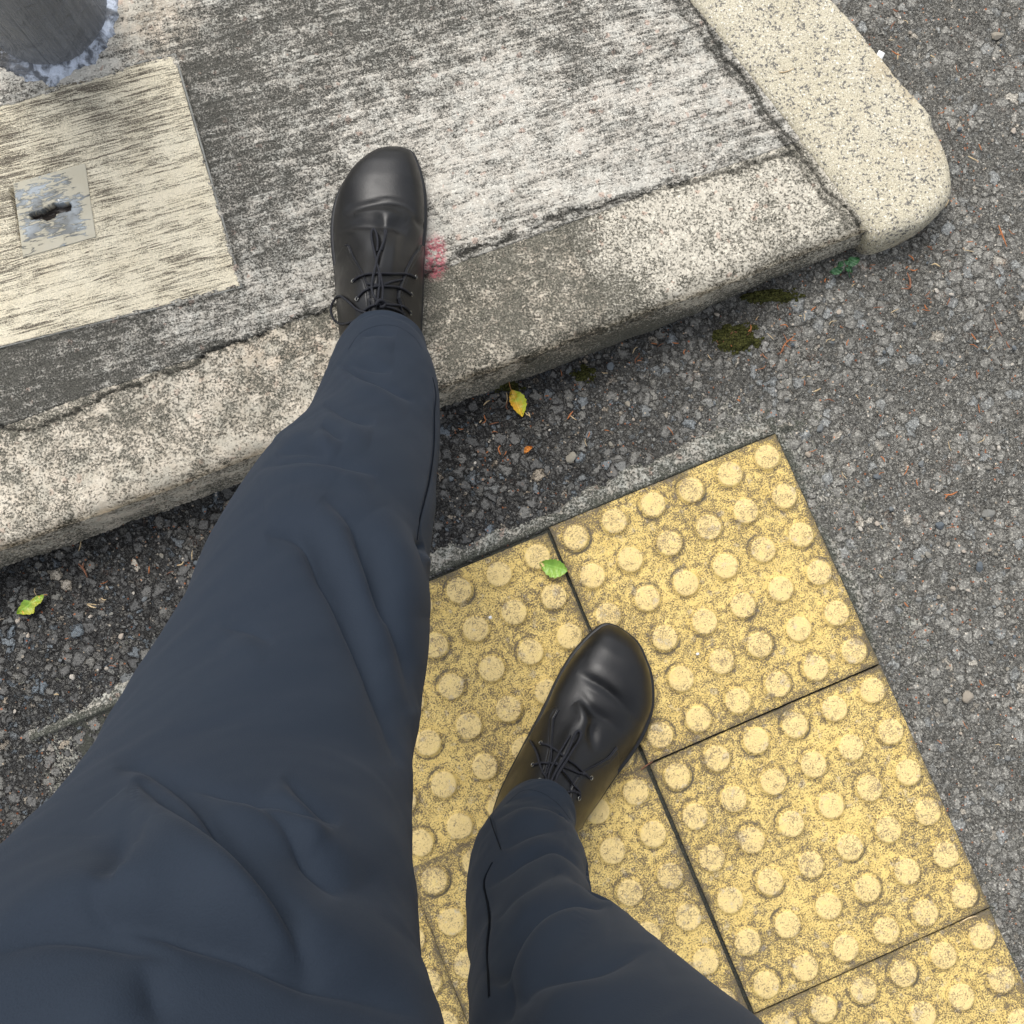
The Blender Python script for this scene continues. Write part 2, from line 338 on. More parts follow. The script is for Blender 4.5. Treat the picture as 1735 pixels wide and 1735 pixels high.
def paint(V, dk, warmf):
    Q = proj(V); nz = fbm(V[:, 0] * 40, V[:, 1] * 40, 4, 9) - .5; n2 = fbm(V[:, 0] * 300, V[:, 1] * 300, 3, 2) - .5
    near = (Q[:, 0] > -300) & (Q[:, 0] < 2000) & (Q[:, 1] > -300) & (Q[:, 1] < 1800)
    dark = np.where(near, rbf(Q, dk, 60), .5); crack = np.zeros(len(V))
    Qw = Q + np.stack([nz * 22 + n2 * 6, (fbm(V[:, 1] * 50, V[:, 0] * 50, 4, 3) - .5) * 22 + n2 * 6], 1)
    for l, hw, st in CRACKS:
        m = near; d, _, _ = pdist(Qw[m], l); wv = hw * (.6 + 1.1 * fbm(V[m, 0] * 60, V[m, 1] * 60, 3, 21))
        crack[m] = np.maximum(crack[m], st * (1 - sstep(wv * .6, wv * 1.5, d)))
        dark[m] += .35 * st * np.exp(-(d / (hw * 4.5)) ** 2)
    warm = np.clip(warmf(Q), 0, 1)
    d = np.hypot((Qw[:, 0] - 736) / 24, (Qw[:, 1] - 438) / 38); red = 1 - sstep(.6, 1.15, d)
    return dark, crack, warm, red, Q

# pavement: one grid from the kerb joint inwards, with the pit of the cover sunk in it
s_d = axis_pts(-.35, 1.02, .0022, 12); s_d = s_d[(s_d > -12) & (s_d < 1.02)]
s_u = (s_d - s_d[0]) / (s_d[-1] - s_d[0])
n_d = axis_pts(KW + .001, .74, .0022, 14); n_d = np.r_[KW - .0005, n_d[n_d >= KW]]
S = s_d[0] + (send(n_d)[None] + .002 - s_d[0]) * s_u[:, None]; Nn = np.broadcast_to(n_d[None], S.shape)
XY = K0 + S[..., None] * KE + Nn[..., None] * KN; XY = XY.reshape(-1, 2)
V = np.c_[XY, np.full(len(XY), KH)]
PDARK = [(a, b, c + (.13 if a > 850 else -.04)) for a, b, c in PDARK]
dark, crack, warm, red, Q = paint(V, PDARK, lambda Q: .12 + .4 * np.exp(-((Q[:, 0] - 260) / 60) ** 2 - ((Q[:, 1] - 40) / 60) ** 2))
COVER = [(-420, 292), (297, 90), (411, 487), (-420, 695)]
V[:, 2] += (fbm(XY[:, 0] * 5, XY[:, 1] * 5, 3, 7) - .5) * .003 - crack * .002 - .004 * (Nn.reshape(-1) < KW + .0004)
V[inpoly(Q, [(-410, 300), (292, 98), (403, 482), (-410, 685)]), 2] -= .014
pave = link('pavement', mesh_np('pavement', V, gridq(len(s_d), len(n_d))[:, ::-1], dict(dark=dark, crack=crack, warm=warm, red=red)), M_PAVE)
tag(pave, kind='structure', label='grey weathered concrete pavement with brushed grooves')

# front kerb: swept profile with a worn rounded nose
prof = [(-.004, -.03)] + [(-.004 + .004 * t, -.03 + .105 * t) for t in np.linspace(.03, 1, 42)]
rr = .024
prof += [(rr - rr * math.cos(a), KH - rr + rr * math.sin(a)) for a in np.linspace(.05, math.pi / 2, 24)]
prof += [(t, KH) for t in np.arange(rr + .0024, KW - .003, .0024)] + [(KW - .001, KH), (KW + .004, KH - .0015), (KW + .01, KH - .01)]
prof = np.array(prof); s_k = s_d
S = s_k[0] + (send(np.maximum(prof[:, 0], 0))[None] + .001 - s_k[0]) * s_u[:, None]
P = K0 + S[..., None] * KE + prof[None, :, :1] * KN
wob = (fbm(S * 9, prof[None, :, 1] * 9 + 3, 4, 31) - .5); w2 = (fbm(S * 45, prof[None, :, 1] * 45 + prof[None, :, 0] * 45, 3, 33) - .5)
side = np.clip((rr * 1.5 - prof[:, 0]) / rr, 0, 1)[None]
P = P - KN * ((wob * .009 + w2 * .004) * side)[..., None]
V = np.dstack([P, np.broadcast_to(prof[:, 1][None], S.shape) + (wob * .006 + w2 * .0015)]).reshape(-1, 3)
def kwarm(Q): return np.where(Q[:, 0] > np.interp(Q[:, 1], [370, 400, 440, 470, 500, 530, 560, 620], [945, 962, 975, 1000, 1020, 1030, 1018, 1010]) + 14 * (fbm(Q[:, 1] / 14, Q[:, 0] / 14, 3, 77) - .5), .04, .38) + .6 * np.exp(-((Q[:, 0] - 470) / 90) ** 2 - ((Q[:, 1] - 600) / 35) ** 2)
dark, crack, warm, red, Q = paint(V, KDARK, kwarm)
face = np.clip((KH - .02 - V[:, 2]) / .05, 0, 1); dark = dark + .25 * sstep(0, 1, face) + np.where(Q[:, 0] > 1015, .25, 0) * face  # shade of the front face put into its colour, stronger to the east
V[:, 2] -= crack * .002
# the east part carries a whiter skim coat that ends at a broken edge
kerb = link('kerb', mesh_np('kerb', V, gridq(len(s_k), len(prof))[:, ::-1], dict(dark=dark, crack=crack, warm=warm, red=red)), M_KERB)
tag(kerb, kind='structure', label='pale blotchy concrete kerb with a rounded worn nose')

# granite kerb stone
def remesh_poly(name, pts, z0, z1, bev, vox, mat, seg=5):
    bm = bmesh.new(); vs = [bm.verts.new((x, y, z0)) for x, y in pts]; f = bm.faces.new(vs)
    r = bmesh.ops.extrude_face_region(bm, geom=[f]); tv = [e for e in r['geom'] if isinstance(e, bmesh.types.BMVert)]
    for q in tv: q.co.z = z1
    te = [e for e in bm.edges if all(abs(q.co.z - z1) < 1e-6 for q in e.verts)]
    bmesh.ops.bevel(bm, geom=te, offset=bev, segments=seg, profile=.5, affect='EDGES')
    bmesh.ops.recalc_face_normals(bm, faces=bm.faces)
    me = bpy.data.meshes.new(name); bm.to_mesh(me); bm.free(); o = link(name, me, None)
    md = o.modifiers.new('r', 'REMESH'); md.mode = 'VOXEL'; md.voxel_size = vox
    sm = o.modifiers.new('s', 'SMOOTH'); sm.iterations = 6; sm.factor = .6
    dg = bpy.context.evaluated_depsgraph_get(); m2 = bpy.data.meshes.new_from_object(o.evaluated_get(dg))
    o.modifiers.clear(); o.data = m2; m2.name = name; m2.materials.clear(); m2.materials.append(mat); m2.shade_smooth(); return o
gi = lambda x, y: at(x, y, KH)[:2]
go0, go1 = gi(1562, 190), gi(1402, 0); god = (go1 - go0) / np.linalg.norm(go1 - go0)
gid = (GI1 - GI0) / np.linalg.norm(GI1 - GI0)
L_ = 1.25
crn = crv([gi(1548, 384), gi(1590, 357), gi(1611, 330), gi(1613, 298), gi(1603, 258), gi(1585, 222), gi(1562, 190), gi(1530, 152)], 26)
gp = [GI0 + gid * .001, *[p for p in [gi(1500, 403)]], *crn, go1, go1 + god * (L_ - .4), GI1 + gid * (L_ - .4)]
gran = remesh_poly('granite_kerb', [tuple(p) for p in gp], -.03, KH + .002, .016, .0032, M_GRAN)
gv = np.zeros(len(gran.data.vertices) * 3, np.float32); gran.data.vertices.foreach_get('co', gv); gv = gv.reshape(-1, 3)
gv[:, 2] += (fbm(gv[:, 0] * 8, gv[:, 1] * 8, 3, 12) - .5) * .007
gn = (fbm(gv[:, 0] * 15 + gv[:, 2] * 15, gv[:, 1] * 15, 3, 13) - .5) * .005; gv[:, 0] += gn; gv[:, 1] += gn
gran.data.vertices.foreach_set('co', gv.ravel()); gran.data.update()
tag(gran, kind='structure', label='cream granite kerb stone with black flecks and a rounded end')

# ------------------------------------------------------------------ tactile tiles
def tile_mesh():
    n = 176; ring = 0; c = np.linspace(0, .2975, n); A, B = np.meshgrid(c, c, indexing='ij'); z = np.zeros_like(A)
    for i in range(6):
        for j in range(6):
            ox, oy = RNG.normal(0, .0006, 2); r = np.hypot(A - (.023 + .05 * i) - ox, B - (.023 + .05 * j) - oy)
            ring = np.maximum(ring, np.exp(-((r - .0188) / .0019) ** 2))
            z = np.maximum(z, .0048 * (1 - sstep(.0138, .0180, r)) + .0006 * (1 - sstep(0, .013, r)))
    ed = np.minimum(np.minimum(A, .2975 - A), np.minimum(B, .2975 - B)); z -= .0018 * (1 - sstep(0, .0025, ed))
    V = np.stack([A.ravel(), B.ravel(), z.ravel()], 1); Q = gridq(n, n)
    e = np.maximum(np.exp(-(ed / .010) ** 2) * .5, ring * np.clip(1.5 * fbm(A * 26, B * 26, 3, 3) - .38, 0, .7)); e = e.ravel()
    # skirt
    b = np.concatenate([np.arange(n) * n, (n - 1) * n + np.arange(1, n), np.arange(n - 2, -1, -1) * n + n - 1, np.arange(n - 2, 0, -1)])
    k = len(V); S = V[b].copy(); S[:, 2] = -.03; V = np.vstack([V, S]); e = np.r_[e, np.ones(len(S))]
    m = len(b); i = np.arange(m); Q2 = np.stack([b[i], b[(i + 1) % m], k + (i + 1) % m, k + i], 1)
    Q = np.vstack([Q, Q2[:, ::-1]])
    e += .6 * (fbm(V[:, 0] * 30, V[:, 1] * 30, 3, 8) - .5) * (e > .02)
    return mesh_np('tactile_tile', V, Q, dict(edge=np.clip(e, 0, 1)))
TM = tile_mesh(); TM.materials.append(M_TILE); TM.shade_smooth()
TL = {(0, 0): 'corner yellow tactile paving tile nearest the granite kerb end, under the rear toe',
      (1, 0): 'yellow tactile paving tile with a bright green leaf on its edge, beside the front leg',
      (0, 1): 'yellow tactile paving tile right of the rear shoe, just below the corner tile',
      (1, 1): 'yellow tactile paving tile under the heel of the rear shoe and the trouser cuff',
      (0, 2): 'yellow tactile paving tile in the bottom right corner of the photo',
      (1, 2): 'yellow tactile paving tile below the rear leg, at the bottom edge',
      (2, 1): 'sliver of yellow tactile paving tile showing between the two trouser legs'}
first = None
for (i, j), lab in TL.items():
    o = bpy.data.objects.new('tactile_tile', TM) if first is None else first.copy()
    first = first or o; COL.objects.link(o)
    g_ = .0012
    p = TO + TU * (.3 * i + g_) + TV * (.3 * j + g_)
    if i == 1 and j == 0: p = p + TV * .005 + TU * .0006
    if i == 1 and j == 1: p = p + TU * .0014
    p = p + RNG.normal(0, .0006, 2)
    o.matrix_world = Matrix(((TU[0], TV[0], 0, p[0]), (TU[1], TV[1], 0, p[1]), (0, 0, 1, .0045 + RNG.normal(0, .0007)), (0, 0, 0, 1)))
    tag(o, lab, 'paving tile', 'yellow tactile paving tiles beside the kerb')
# note: TU x TV is right handed here -> normals up
M_MORT = mat_concrete('mortar', (.36, .36, .32), (.06, .062, .05), streak=.1, fsc=380)
# grout bed under and around the tiles: a relief that dips below the road where there is none
a_ = np.arange(-.075, .98, .0022); b_ = np.arange(-.075, .98, .0022)
A, B = np.meshgrid(a_, b_, indexing='ij'); XY = TO + A.ravel()[:, None] * TU + B.ravel()[:, None] * TV
A, B = A.ravel(), B.ravel(); nz = fbm(XY[:, 0] * 38, XY[:, 1] * 38, 5, 41) - .5; n3 = fbm(XY[:, 0] * 14, XY[:, 1] * 14, 3, 43) - .5
topw = np.interp(A, [-.05, 0, .05, .12, .3, .45, .6, .72, .9], [.004, .008, .03, .036, .024, .03, .03, .034, .012])
rgtw = np.interp(B, [0, .05, .1, .15, .22, .28, .31, .9], [.008, .012, .004, .017, .014, .012, -.02, -.03])
cov = np.where(B < 0, (topw * .85 + B) / .008, -6)
cov2 = np.where((A < 0) & (B > -.02), (rgtw + A) / .006, -6)
cc = np.maximum(np.where((A > -.02), cov, -6), cov2) + nz * 2.6 + n3 * 1.6
inside = (A > 0) & (B > 0) & (A < .9) & (B < .9)
z = -.004 + .0052 * sstep(-.1, 1.1, cc); z = np.where(inside, -.004 + nz * .003, z)
z = z - .01 * ((A < -.07) | (B < -.07) | (A > .95) | (B > .95)) + .0012 * (n3 + nz)
dk = np.where(inside, 1.4, .45) + .5 * np.exp(-(np.minimum(np.abs(A), np.abs(B)) / .006) ** 2)
mort = link('mortar_bed', mesh_np('mortar_bed', np.c_[XY, z], gridq(len(a_), len(b_))[:, :], dict(dark=dk, crack=np.where(inside, .6, 0), warm=.15 * np.ones(len(A)), red=np.zeros(len(A)))), M_MORT)
tag(mort, kind='structure', label='ragged grey mortar bed round the yellow tiles')

# ------------------------------------------------------------------ utility cover
def mat_cover():
    g = G('cover_concrete', .85, .25)
    v = g.rotz(-.285, 26, 560); s1 = g.noise(1, 4, .62, vec=v, dist=1.0); v2 = g.rotz(-.285, 10, 130); s2 = g.noise(1, 4, .62, vec=v2, dist=.8)
    n = g.noise(700, 3, .7); b = g.noise(45, 4, .6); D = g.attr('dark')
    cr = g.vor(160, 'DISTANCE_TO_EDGE', g.vm('ADD', g.co, g.vm('SCALE', g.noise(200, 2, color=True), .006)))
    val = g.m2('ADD', g.m2('MULTIPLY', s1, .5), g.m2('ADD', g.m2('MULTIPLY', s2, .2), g.m2('MULTIPLY', n, .3)))
    th = g.m2('ADD', .44, g.m2('ADD', g.m2('MULTIPLY', g.m2('SUBTRACT', b, .5), .16), g.m2('MULTIPLY', D, .055)))
    sp = g.ss(g.m2('SUBTRACT', th, .05), g.m2('ADD', th, .05), val)
    pale = g.mix(g.noise(25, 3), (.7, .62, .45), (.82, .76, .6)); pale = g.mix(g.ss(.4, .7, n), g.vm('SCALE', pale, .8), pale)
    pale = g.mix(g.m2('MULTIPLY', g.ss(.035, .0, cr), .5), pale, (.3, .26, .18))
    col = g.mix(sp, g.mix(n, (.07, .06, .045), (.2, .17, .13)), pale)
    h = g.m2('ADD', g.m2('MULTIPLY', sp, 1.1), g.m2('MULTIPLY', val, 1.5))
    return g.done(col, g.m2('SUBTRACT', h, 1.5), .0009)
M_COV = mat_cover()
C0, C1, C2 = at(412, 487, KH)[:2], at(298, 91, KH)[:2], at(0, 590, KH)[:2]
cx = (C2 - C0) / np.linalg.norm(C2 - C0); cyv = C1 - C0; CLn = .62
cover = empty('utility_cover', (*C0, KH - .02), label='cream concrete access cover with a brushed grain, set in the pavement', cat='access cover')
def panel(name, mat, o, ex, ey, lx, ly, ztop, zbot, step, dark=None, parent=cover, extra=None):
    nx, ny = max(3, int(lx / step)), max(3, int(ly / step)); a = np.linspace(0, 1, nx); b = np.linspace(0, 1, ny)
    a = np.r_[0, a, 1]; b = np.r_[0, b, 1]; nx += 2; ny += 2
    A, B = np.meshgrid(a, b, indexing='ij'); XY = o + A[..., None] * lx * ex + B[..., None] * ey * ly
    z = np.full(A.shape, float(ztop)); z[0] = z[-1] = zbot; z[:, 0] = z[:, -1] = zbot
    V = np.c_[XY.reshape(-1, 2), z.ravel()]; at_ = {}
    if dark is not None: V, at_ = dark(V)
    q = gridq(nx, ny)
    if np.cross(ex, ey) < 0: q = q[:, ::-1]
    return put(link(name, mesh_np(name, V, q, at_), mat), parent)
cyl = np.linalg.norm(cyv); cyu = cyv / cyl
def cdark(V):
    Q = proj(V); d = rbf(Q, [(60, 175, .5), (180, 150, .9), (250, 110, .4), (200, 210, .7), (100, 220, .2), (300, 200, .1), (50, 280, 1.), (20, 300, 1.), (150, 300, .4), (250, 350, 0), (350, 400, 0), (100, 500, 0), (200, 480, 0), (50, 540, 0), (360, 300, 0), (280, 440, .3), (5, 380, .7)], 40)
    V[inpoly(Q, [(160, 399), (42, 433), (16, 320), (143, 281)]), 2] -= .016
    return V, dict(dark=d)
panel('cover_slab', M_COV, C0 + cx * .0028 + cyu * .0022, cx, cyu, CLn, cyl - .0044, KH + .0004, KH - .014, .0019, cdark)
M_RIM = flat('galvanised_rim', (.2, .2, .18), .6, .4, 0, .4, 120)
for o_, ex, ey, lx, ly in ((C0, cx, cyu, CLn, .0016), (C0 + cyu * (cyl - .0016), cx, cyu, CLn, .0028), (C0, cx, cyu, .0022, cyl)):
    panel('rim', M_RIM, o_, ex, ey, lx, ly, KH + (.0002 if lx > .1 else .0005), KH - .014, .004)
def mat_plate():
    g = G('lift_plate', .45, .5, False)
    s = g.noise(1, 3, .6, vec=g.rotz(-.285, 60, 260), dist=1); b = g.noise(38, 4, .6); D = g.attr('dark')
    met = g.mix(g.ss(.4, .62, g.noise(24, 4, .6)), (.09, .1, .1), (.26, .3, .33))
    cem = g.ss(.55, .63, g.m2('ADD', g.m2('MULTIPLY', s, .6), g.m2('ADD', g.m2('MULTIPLY', b, .5), g.m2('MULTIPLY', g.attr('fade'), .16))))
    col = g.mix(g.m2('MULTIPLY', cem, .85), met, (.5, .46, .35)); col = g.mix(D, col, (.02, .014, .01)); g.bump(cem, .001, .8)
    return g.done(col, rough=g.ss(0, 1, cem, .45, .85))
PQ = [at(x, y, KH)[:2] for x, y in ((163, 402), (40, 437), (145, 277))]
px_ = PQ[1] - PQ[0]; py_ = PQ[2] - PQ[0]
def pdark(V):
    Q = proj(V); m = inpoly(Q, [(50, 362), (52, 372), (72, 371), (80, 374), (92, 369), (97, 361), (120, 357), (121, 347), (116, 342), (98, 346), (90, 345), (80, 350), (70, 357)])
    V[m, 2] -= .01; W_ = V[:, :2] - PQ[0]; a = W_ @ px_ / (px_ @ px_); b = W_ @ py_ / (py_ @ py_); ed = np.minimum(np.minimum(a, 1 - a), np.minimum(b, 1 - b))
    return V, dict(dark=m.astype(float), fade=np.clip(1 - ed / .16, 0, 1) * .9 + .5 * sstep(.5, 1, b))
panel('lift_plate', mat_plate(), PQ[0], px_ / np.linalg.norm(px_), py_ / np.linalg.norm(py_), np.linalg.norm(px_), np.linalg.norm(py_), KH + .0011, KH - .008, .001, pdark)

# ------------------------------------------------------------------ painted post and its collar
PC = at(84, 22, KH)[:2]; PR = .066
post = empty('painted_post', (*PC, KH), label='thick round post with glossy dark grey paint in the top left corner', cat='post')
def mat_post():
    g = G('post_paint', .38, .5, False)
    n = g.noise(35, 4, .6, dist=1.0); n2 = g.noise(1, 4, .6, vec=g.rotz(.6, 18, 90), dist=1.5)
    col = g.mix(n, (.15, .158, .17), (.23, .24, .255)); g.bump(g.m2('ADD', n2, g.m2('MULTIPLY', n, .9)), .012, .9)
    return g.done(col, rough=g.ss(.3, .7, n, .3, .55))
th = np.linspace(0, 2 * np.pi, 160, endpoint=False)
zs = np.r_[-.01, np.linspace(0, .1, 50), np.linspace(.11, .95, 60), .97, .985, .992]
rs = PR * (1 + .10 * np.exp(-np.clip(zs, 0, 9) / .018)); rs[-3:] *= [.97, .85, .4]
Z_, T_ = np.meshgrid(zs, th, indexing='ij'); R_ = rs[:, None] * (1 + .02 * (fbm(T_ * 6 + 5, Z_ * 30 + 9, 3, 5) - .5))
V = np.stack([PC[0] + R_ * np.cos(T_), PC[1] + R_ * np.sin(T_), KH + Z_], -1).reshape(-1, 3)
put(link('post_shaft', mesh_np('post_shaft', V, gridq(len(zs), 160, True)[:, ::-1]), mat_post()), post)
def mat_collar():
    g = G('collar_paint', .42, .5)
    n = g.noise(48, 4, .55, dist=1.2); c = g.noise(22, 3); f = g.noise(300, 4, .7)
    col = g.mix(g.ss(.38, .6, g.m2('ADD', g.m2('MULTIPLY', n, .75), g.m2('MULTIPLY', f, .25))), (.09, .1, .115), (.58, .64, .74))
    D = g.attr('dark'); col = g.mix(g.m2('MULTIPLY', D, g.ss(.3, .5, f)), col, (.035, .034, .032))
    return g.done(col, g.m2('ADD', g.m2('MULTIPLY', n, 4), g.m2('MULTIPLY', f, .8)), .0011)
rg = np.linspace(.055, .125, 46); th = np.linspace(0, 2 * np.pi, 300, endpoint=False)
Rg, Th = np.meshgrid(rg, th, indexing='ij'); nx = PC[0] + Rg * np.cos(Th); ny = PC[1] + Rg * np.sin(Th)
wd = .026 + .03 * (fbm(np.cos(Th) * 3 + 5, np.sin(Th) * 3 + 5, 4, 51) - .5) + .018 * np.exp(-((Th - 3.75) / .4) ** 2)
hh = (PR * 1.06 + wd - Rg) / .012; n4 = fbm(nx * 90, ny * 90, 4, 52) - .5
zc = KH - .006 + .009 * sstep(0, 1, hh + n4 * 1.2) + .009 * np.clip(1 - (Rg - PR) / .03, 0, 1) * sstep(.3, 1, hh) + n4 * .003
V = np.stack([nx, ny, zc], -1).reshape(-1, 3)
put(link('collar', mesh_np('collar', V, gridq(len(rg), 300, True)[:, ::1], dict(dark=np.clip(np.exp(-((Th - 3.9) / .35) ** 2) * 1.2, 0, 1).ravel())), mat_collar()), post)

# ------------------------------------------------------------------ person: shared pieces
person = empty('person', (-.02, -.2, 0), label='person in dark navy trousers and black lace-up shoes, stepping up onto the kerb', cat='person')
def creases(V, Nv, lines, cusp=False):
    Q = proj(V); face = np.einsum('ij,ij->i', Nv, CAM - V) > 0
    D = np.zeros(len(V)); idx = np.where(face)[0]; q = Q[idx]
    for pts, hw, dep, ridge in lines:
        l = crv(pts, max(8, 6 * len(pts))); lo = l.min(0) - hw * 6; hi = l.max(0) + hw * 6
        m = (q[:, 0] > lo[0]) & (q[:, 0] < hi[0]) & (q[:, 1] > lo[1]) & (q[:, 1] < hi[1]); j = idx[m]
        if len(j) == 0: continue
        d, sg, t = pdist(q[m], l); fade = np.sin(np.pi * np.clip(t, 0, 1)) ** .8
        s = d * sg
        val_ = np.exp(-(np.sqrt(d * d + (.22 * hw) ** 2) - .22 * hw) / (.8 * hw)) if cusp else np.exp(-(s / hw) ** 2)
        D[j] += fade * (-dep * val_ + .62 * dep * abs(ridge) * np.exp(-((s - np.sign(ridge) * hw * 2.6) / (hw * 2.3)) ** 2))
    return V + Nv * D[:, None]
def leg_mesh(pairs, nu, nv, lines, seed, lock=None):
    """pairs: (Lpx, Rpx, z, depth ratio, sag)"""
    L3 = np.array([at(*p[0], p[2] + p[4]) for p in pairs]); R3 = np.array([at(*p[1], p[2] - p[4]) for p in pairs])
    k = np.array([p[3] for p in pairs]); Lc, Rc = crv(L3, nu), crv(R3, nu); kk = crv(np.c_[k, k], nu)[:, 0]
    C = (Lc + Rc) / 2; T = np.gradient(C, axis=0); T /= np.linalg.norm(T, axis=1, keepdims=True)
    for _ in range(12): T[1:-1] = (T[:-2] + 2 * T[1:-1] + T[2:]) / 4
    T /= np.linalg.norm(T, axis=1, keepdims=True)
    W = Rc - Lc; W -= np.sum(W * T, 1, keepdims=True) * T; a = np.linalg.norm(W, axis=1, keepdims=True) / 2; W /= 2 * a
    B = np.cross(W, T); th = np.linspace(0, 2 * np.pi, nv, endpoint=False)
    V = C[:, None] + a[:, :, None] * (np.cos(th)[None, :, None] * W[:, None] + kk[:, None, None] * np.sin(th)[None, :, None] * B[:, None])
    Lg = np.linspace(0, 1, nu)[:, None]
    lf = fbm(np.cos(th)[None] * 1.6 + 4 + Lg * 9, np.sin(th)[None] * 1.6 + 7 + Lg * 5, 3, seed) - .5
    diag = fbm(np.cos(th)[None] * 1.2 + Lg * 16 + 30, np.sin(th)[None] * 1.2 + 2 - Lg * 3, 3, seed + 5) - .5      # slack folds running across the leg
    rad = V - C[:, None]; V = V + rad * (lf * .07 + diag * .05)[..., None]
    V = V.reshape(-1, 3); Nv = normals(V, nu, nv, True)
    if np.mean(np.einsum('ij,ij->i', Nv, rad.reshape(-1, 3))) < 0: Nv = -Nv
    V = creases(V, Nv, [(p, h * (1.6 if h > 9 else 1.4 if h > 3 else 1), d * (2.3 if h > 8 else 1.9 if h > 3 else 1.2), r) for p, h, d, r in lines], True)
    return V.reshape(nu, nv, 3), C
LEGL = [((579, 598), (726, 592), 0.165, 1.05, 0), ((561, 624), (732, 618), 0.185, 1.05, 0), ((545, 670), (742, 662), 0.225, 1.0, 0), ((512, 746), (744, 730), 0.285, 0.95, 0), ((452, 817), (739, 812), 0.355, 0.95, 0), ((393, 895), (731, 890), 0.43, 0.95, 0), ((343, 982), (711, 975), 0.49, 0.95, 0), ((291, 1103), (707, 1080), 0.555, 0.92, 0), ((219, 1234), (703, 1205), 0.615, 0.88, 0), ((146, 1350), (701, 1325), 0.672, 0.84, 0), ((65, 1455), (701, 1450), 0.726, 0.8, 0), ((-35, 1560), (716, 1570), 0.775, 0.77, 0), ((-170, 1690), (727, 1723), 0.82, 0.75, 0), ((-310, 1880), (791, 1950), 0.86, 0.8, 0), ((-444, 2214), (850, 2350), 0.9, 0.8, 0)]
CL = [([(609, 569), (638, 562), (672, 568)], 5, .003, 1), ([(572, 616), (609, 635), (653, 653), (702, 682)], 5, .004, 1), ([(590, 614), (664, 630)], 4, .0025, -1), ([(548, 684), (598, 707), (636, 718)], 6, .0035, 1),
    ([(545, 722), (585, 748)], 5, .0025, 1), ([(465, 768), (511, 759), (556, 770)], 5, .003, -1), ([(425, 794), (500, 777), (552, 780), (589, 788), (640, 806)], 6, .004, 1), ([(545, 850), (589, 886), (618, 932), (640, 1000), (655, 1060)], 10, .004, -1),
    ([(450, 905), (494, 903), (525, 922), (549, 965), (583, 1020), (621, 1102), (650, 1189), (676, 1300)], 11, .0065, -1), ([(587, 900), (621, 958), (645, 1020), (674, 1102), (695, 1210)], 11, .005, -1),
    ([(375, 1062), (424, 1068), (465, 1092)], 8, .0015, 1), 
    ([(195, 1303), (241, 1297), (298, 1324), (356, 1381), (414, 1454), (462, 1521), (520, 1590)], 10, .0035, 1), ([(232, 1318), (250, 1338), (308, 1386), (366, 1444), (424, 1511), (481, 1569), (545, 1660)], 12, .0045, 1),
    ([(300, 1315), (385, 1343), (457, 1362), (510, 1391), (565, 1410)], 8, .003, 1), ([(480, 1315), (530, 1367), (570, 1402)], 10, .0025, 1), ([(425, 1360), (481, 1410), (525, 1468), (575, 1530)], 10, .0025, -1),
    ([(224, 1375), (212, 1430), (190, 1478), (159, 1502)], 14, .0015, -1), ([(150, 1515), (170, 1545), (217, 1555), (298, 1569), (385, 1598), (472, 1637), (534, 1656), (626, 1685), (720, 1725)], 17, .0042, -1),
    ([(-30, 1618), (63, 1579), (144, 1574), (217, 1588), (300, 1618)], 16, .003, -1), ([(240, 1620), (262, 1690), (275, 1740)], 20, .0018, 1),
    ([(737, 668), (736, 700), (735, 759), (727, 817), (712, 877), (706, 930)], 1.6, .0015, .2), ([(690, 930), (715, 925)], 6, .004, 1)]
LEGR = [((851, 1366), (973, 1401), 0.115, 1.15, 0), ((838, 1385), (972, 1418), 0.135, 1.1, 0), ((813, 1418), (977, 1449), 0.17, 1.0, 0), ((796, 1458), (994, 1473), 0.215, 1.0, 0), ((789, 1520), (1003, 1514), 0.28, 1.0, 0), ((788, 1590), (1016, 1579), 0.36, 0.95, 0), ((790, 1650), (1094, 1629), 0.43, 0.9, 0), ((790, 1735), (1172, 1690), 0.5, 0.85, 0), ((792, 1850), (1269, 1774), 0.58, 0.85, 0), ((800, 2000), (1386, 1877), 0.66, 0.85, 0), ((812, 2251), (1565, 2043), 0.75, 0.85, 0), ((844, 2603), (1861, 2292), 0.84, 0.85, 0), ((822, 3006), (2332, 2555), 0.9, 0.85, 0)]
CR = [([(838, 1390), (875, 1364), (912, 1362), (950, 1375), (970, 1392)], 5, .004, 1), ([(925, 1366), (945, 1380), (955, 1378)], 3, .002, 1), ([(830, 1371), (838, 1400), (849, 1442)], 1.8, .0018, .2), ([(832, 1462), (819, 1495), (826, 1532), (828, 1562), (824, 1607), (826, 1650)], 2.2, .0025, .2),
    ([(825, 1506), (870, 1470), (905, 1450), (942, 1439), (980, 1461), (1025, 1525)], 7, .004, 1), ([(837, 1562), (870, 1520), (912, 1495), (961, 1476)], 7, .003, 1), ([(845, 1675), (867, 1618), (912, 1562), (972, 1530), (1036, 1532)], 9, .008, 1),
    ([(870, 1710), (927, 1660), (1025, 1637), (1110, 1600)], 10, .003, 1), ([(850, 1440), (900, 1410), (960, 1405)], 7, .003, 1), ([(858, 1735), (862, 1700), (868, 1650)], 8, .003, -1)]
def mat_cloth():
    g = G('navy_twill', .85, .25, False)
    n = g.noise(9, 3); f = g.noise(1400, 2)
    col = g.mix(n, (.0105, .0165, .0275), (.014, .021, .032)); col = g.mix(g.m2('MULTIPLY', f, .5), col, g.vm('SCALE', col, 1.5))
    g.bump(g.m2('ADD', g.m2('MULTIPLY', f, 1.5), g.m2('MULTIPLY', g.noise(60, 3), .8)), .0005, .28)
    g.b.inputs['Sheen Weight'].default_value = .06; g.b.inputs['Sheen Roughness'].default_value = .4; g.b.inputs['Sheen Tint'].default_value = (.5, .55, .65, 1)
    return g.done(col)
M_CLOTH = mat_cloth()
